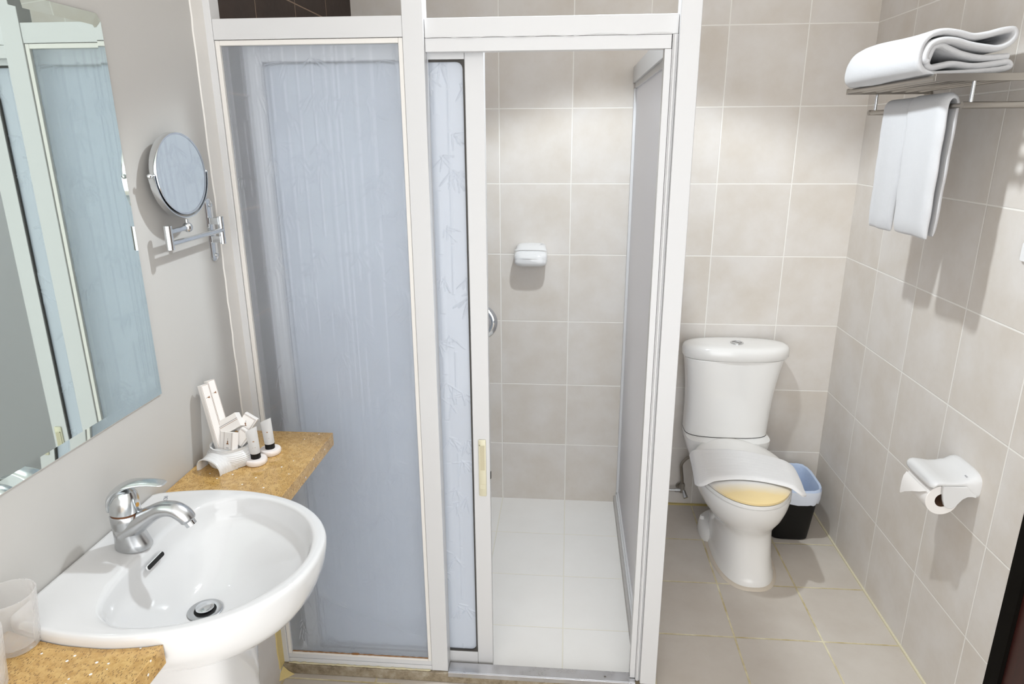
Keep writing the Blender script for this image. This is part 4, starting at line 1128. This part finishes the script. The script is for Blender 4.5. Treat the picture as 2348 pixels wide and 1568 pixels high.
carton('amenity_box', 'small white carton with brown tree mark facing the room, front of holder', (-1.982, -1.470, 0.972), (0.80, -0.35, 0.10), (0.10, 0.30, 1), 0.0225, 0.0215, 0.008, 0,
       [(-0.0105, -0.021, -0.0105, 0.021, 0.0005, 2), (-0.0085, -0.021, -0.0085, 0.021, 0.0005, 0), (0.0165, -0.021, 0.0165, 0.021, 0.0005, 2), (0.0185, -0.021, 0.0185, 0.021, 0.0005, 0), (0.0, -0.0165, 0.009, -0.0165, 0.0012, 2)], (0.004, -0.003, 0.0048, 0.0), 'small amenity cartons in the ceramic holder')
carton('amenity_box', 'small white carton with two dark stripes tilted over the front carton', (-1.985, -1.446, 1.006), (0.84, 0.10, 0.48), (-0.30, 0.35, 0.85), 0.027, 0.018, 0.010, 0,
       [(-0.026, 0.004, 0.026, 0.004, 0.0009, 1), (-0.026, 0.0005, 0.026, 0.0005, 0.0009, 0)], None, 'small amenity cartons in the ceramic holder')
carton('amenity_box', 'small white carton with double corner stripe leaning right behind the tubes', (-1.953, -1.430, 1.000), (0.80, 0.02, -0.52), (0.40, 0.30, 0.82), 0.0170, 0.0245, 0.008, 0,
       [(-0.0165, 0.0215, 0.0148, 0.0215, 0.0006, 2), (-0.0165, 0.0195, 0.0130, 0.0195, 0.0006, 0), (0.0148, 0.0215, 0.0148, -0.024, 0.0006, 2), (0.0130, 0.0195, 0.0130, -0.024, 0.0006, 0)], (-0.002, 0.000, 0.0042, 0.35), 'small amenity cartons in the ceramic holder')
carton('amenity_box', 'small white carton with double stripe low between front carton and tubes', (-1.955, -1.455, 0.976), (0.78, -0.05, -0.58), (0.45, 0.25, 0.80), 0.015, 0.020, 0.006, 0,
       [(-0.014, 0.0165, 0.0135, 0.0165, 0.0006, 2), (-0.014, 0.0145, 0.0135, 0.0145, 0.0006, 0), (0.0125, 0.0165, 0.0125, -0.019, 0.0006, 2), (0.0105, 0.0165, 0.0105, -0.019, 0.0006, 0)], None, 'small amenity cartons in the ceramic holder')
# wrapped soaps with a tube standing on each
def soap(c, lb):
    mb = MB(); rings = []
    for r, z, am in ((0.018, 0.0003, 0), (0.0245, 0.001, 0.0003), (0.0262, 0.005, 0.0006), (0.0262, 0.010, 0.0006), (0.0245, 0.0138, 0.0004), (0.018, 0.0148, 0.0), (0.004, 0.0148, 0)):
        rings.append([(c[0] + (r + am * math.cos(k * PI)) * math.cos(2 * PI * k / 48), c[1] + (r + am * math.cos(k * PI)) * math.sin(2 * PI * k / 48), ZT + z) for k in range(48)])
    o = mb.loft(rings).build('wrapped_soap', M['wrap']); tag(o, lb, 'soap', 'pleated round soaps'); return o
def tube_(c, lb, rotz, tilt):
    root = thing('toiletry_tube', lb, 'tube', (c[0], c[1], ZT + 0.0149), 'clear toiletry tubes')
    z0_ = ZT + 0.0149
    MB().lathe((c[0], c[1], z0_), [(0.0118, 0), (0.0121, 0.0006), (0.0121, 0.0135), (0.0116, 0.014)], 32).build('cap', M['black'], root)
    mb = MB(); rings = []
    for t_ in (0, 0.06, 0.25, 0.5, 0.75, 0.93, 1.0):
        z = z0_ + 0.0142 + 0.062 * t_
        a_ = 0.0122 + 0.0015 * t_; b_2 = 0.0122 * (1 - t_ ** 1.5) + 0.0008
        ring = []
        for k in range(32):
            an = 2 * PI * k / 32; x_ = a_ * math.cos(an); y_ = b_2 * math.sin(an)
            ring.append((c[0] + x_ * math.cos(rotz) - y_ * math.sin(rotz) + tilt[0] * t_, c[1] + x_ * math.sin(rotz) + y_ * math.cos(rotz) + tilt[1] * t_, z + (0.006 * x_ / a_ * t_)))
        rings.append(ring)
    mb.loft(rings).build('tube_body', M['tube'], root)
    # faint print
    pr = MB(); u_ = Vector((math.cos(rotz), math.sin(rotz), 0)); nn = Vector((math.sin(rotz), -math.cos(rotz), 0))
    if nn.y > 0: nn = -nn
    b0_ = Vector((c[0], c[1], z0_ + 0.035)) + nn * 0.0102
    for j, (w_, dz) in enumerate(((0.004, 0.012), (0.008, -0.004), (0.007, -0.009))):
        p = b0_ + Vector((0, 0, dz)) + nn * (0.0008 - 0.09 * (dz + 0.009) * 0.6); h2 = 0.0014 if j == 0 else 0.0004
        pr.add([p - u_ * w_ / 2 - Vector((0, 0, h2)), p + u_ * w_ / 2 - Vector((0, 0, h2)), p + u_ * w_ / 2 + Vector((0, 0, h2)), p - u_ * w_ / 2 + Vector((0, 0, h2))], [(0, 1, 2, 3)])
    pr.build('print', simple('faded brown print', (0.45, 0.30, 0.20), 0.5), root, smooth=False)
    return root
s1c, s2c = (-1.924, -1.462), (-1.912, -1.406)
soap(s1c, 'round pleated white soap nearest the holder, under the front tube')
soap(s2c, 'round pleated white soap nearer the shower glass, under the rear tube')
tube_(s1c, 'small clear tube with black cap on the soap nearest the holder', 0.35, (-0.004, 0.0))
tube_(s2c, 'small clear tube with black cap on the soap nearer the shower glass', 0.15, (-0.004, 0.0))

# ------------------------------------------------------------------ wrapped tumblers on the near shelf
def tumbler(c, lb, h=0.095, r0=0.031, r1=0.040):
    prof = [(r0 - 0.004, 0.0005), (r0, 0.002), (r0 + 0.001, 0.006), ((r0 + r1) / 2, h / 2), (r1, h), (r1 - 0.002, h), ((r0 + r1) / 2 - 0.002, h / 2), (r0 - 0.002, 0.010), (0.002, 0.009)]
    root = thing('tumbler', lb, 'glass', (c[0], c[1], ZT), 'wrapped tumblers')
    MB().lathe((c[0], c[1], ZT), prof, 56).build('glass_body', M['tumbler'], root)
tumbler((-2.024, -2.100), 'clear wrapped tumbler on the near quartz shelf, beside the basin')
tumbler((-2.003, -2.192), 'clear wrapped tumbler at the picture edge, farther from the basin')

# ------------------------------------------------------------------ ceiling lamp fixtures
def fixture(c, r, lb, can=False):
    root = thing('ceiling_light', lb, 'lamp', (c[0], c[1], H))
    MB().lathe((c[0], c[1], H), [(r + 0.02, -0.001), (r + 0.02, -0.012), (r + 0.004, -0.016), (r, -0.010), (r, -0.001)], 48, cap0=False, cap1=False).build('trim_ring', M['alu'], root)
    MB().lathe((c[0], c[1], H), [(r - 0.002, -0.002), (r - 0.002, -0.004), (0.001, -0.004)], 48).build('diffuser', M['glow'], root)
fixture((LAMP[0], LAMP[1]), 0.05, 'small round ceiling downlight above the shower corner')
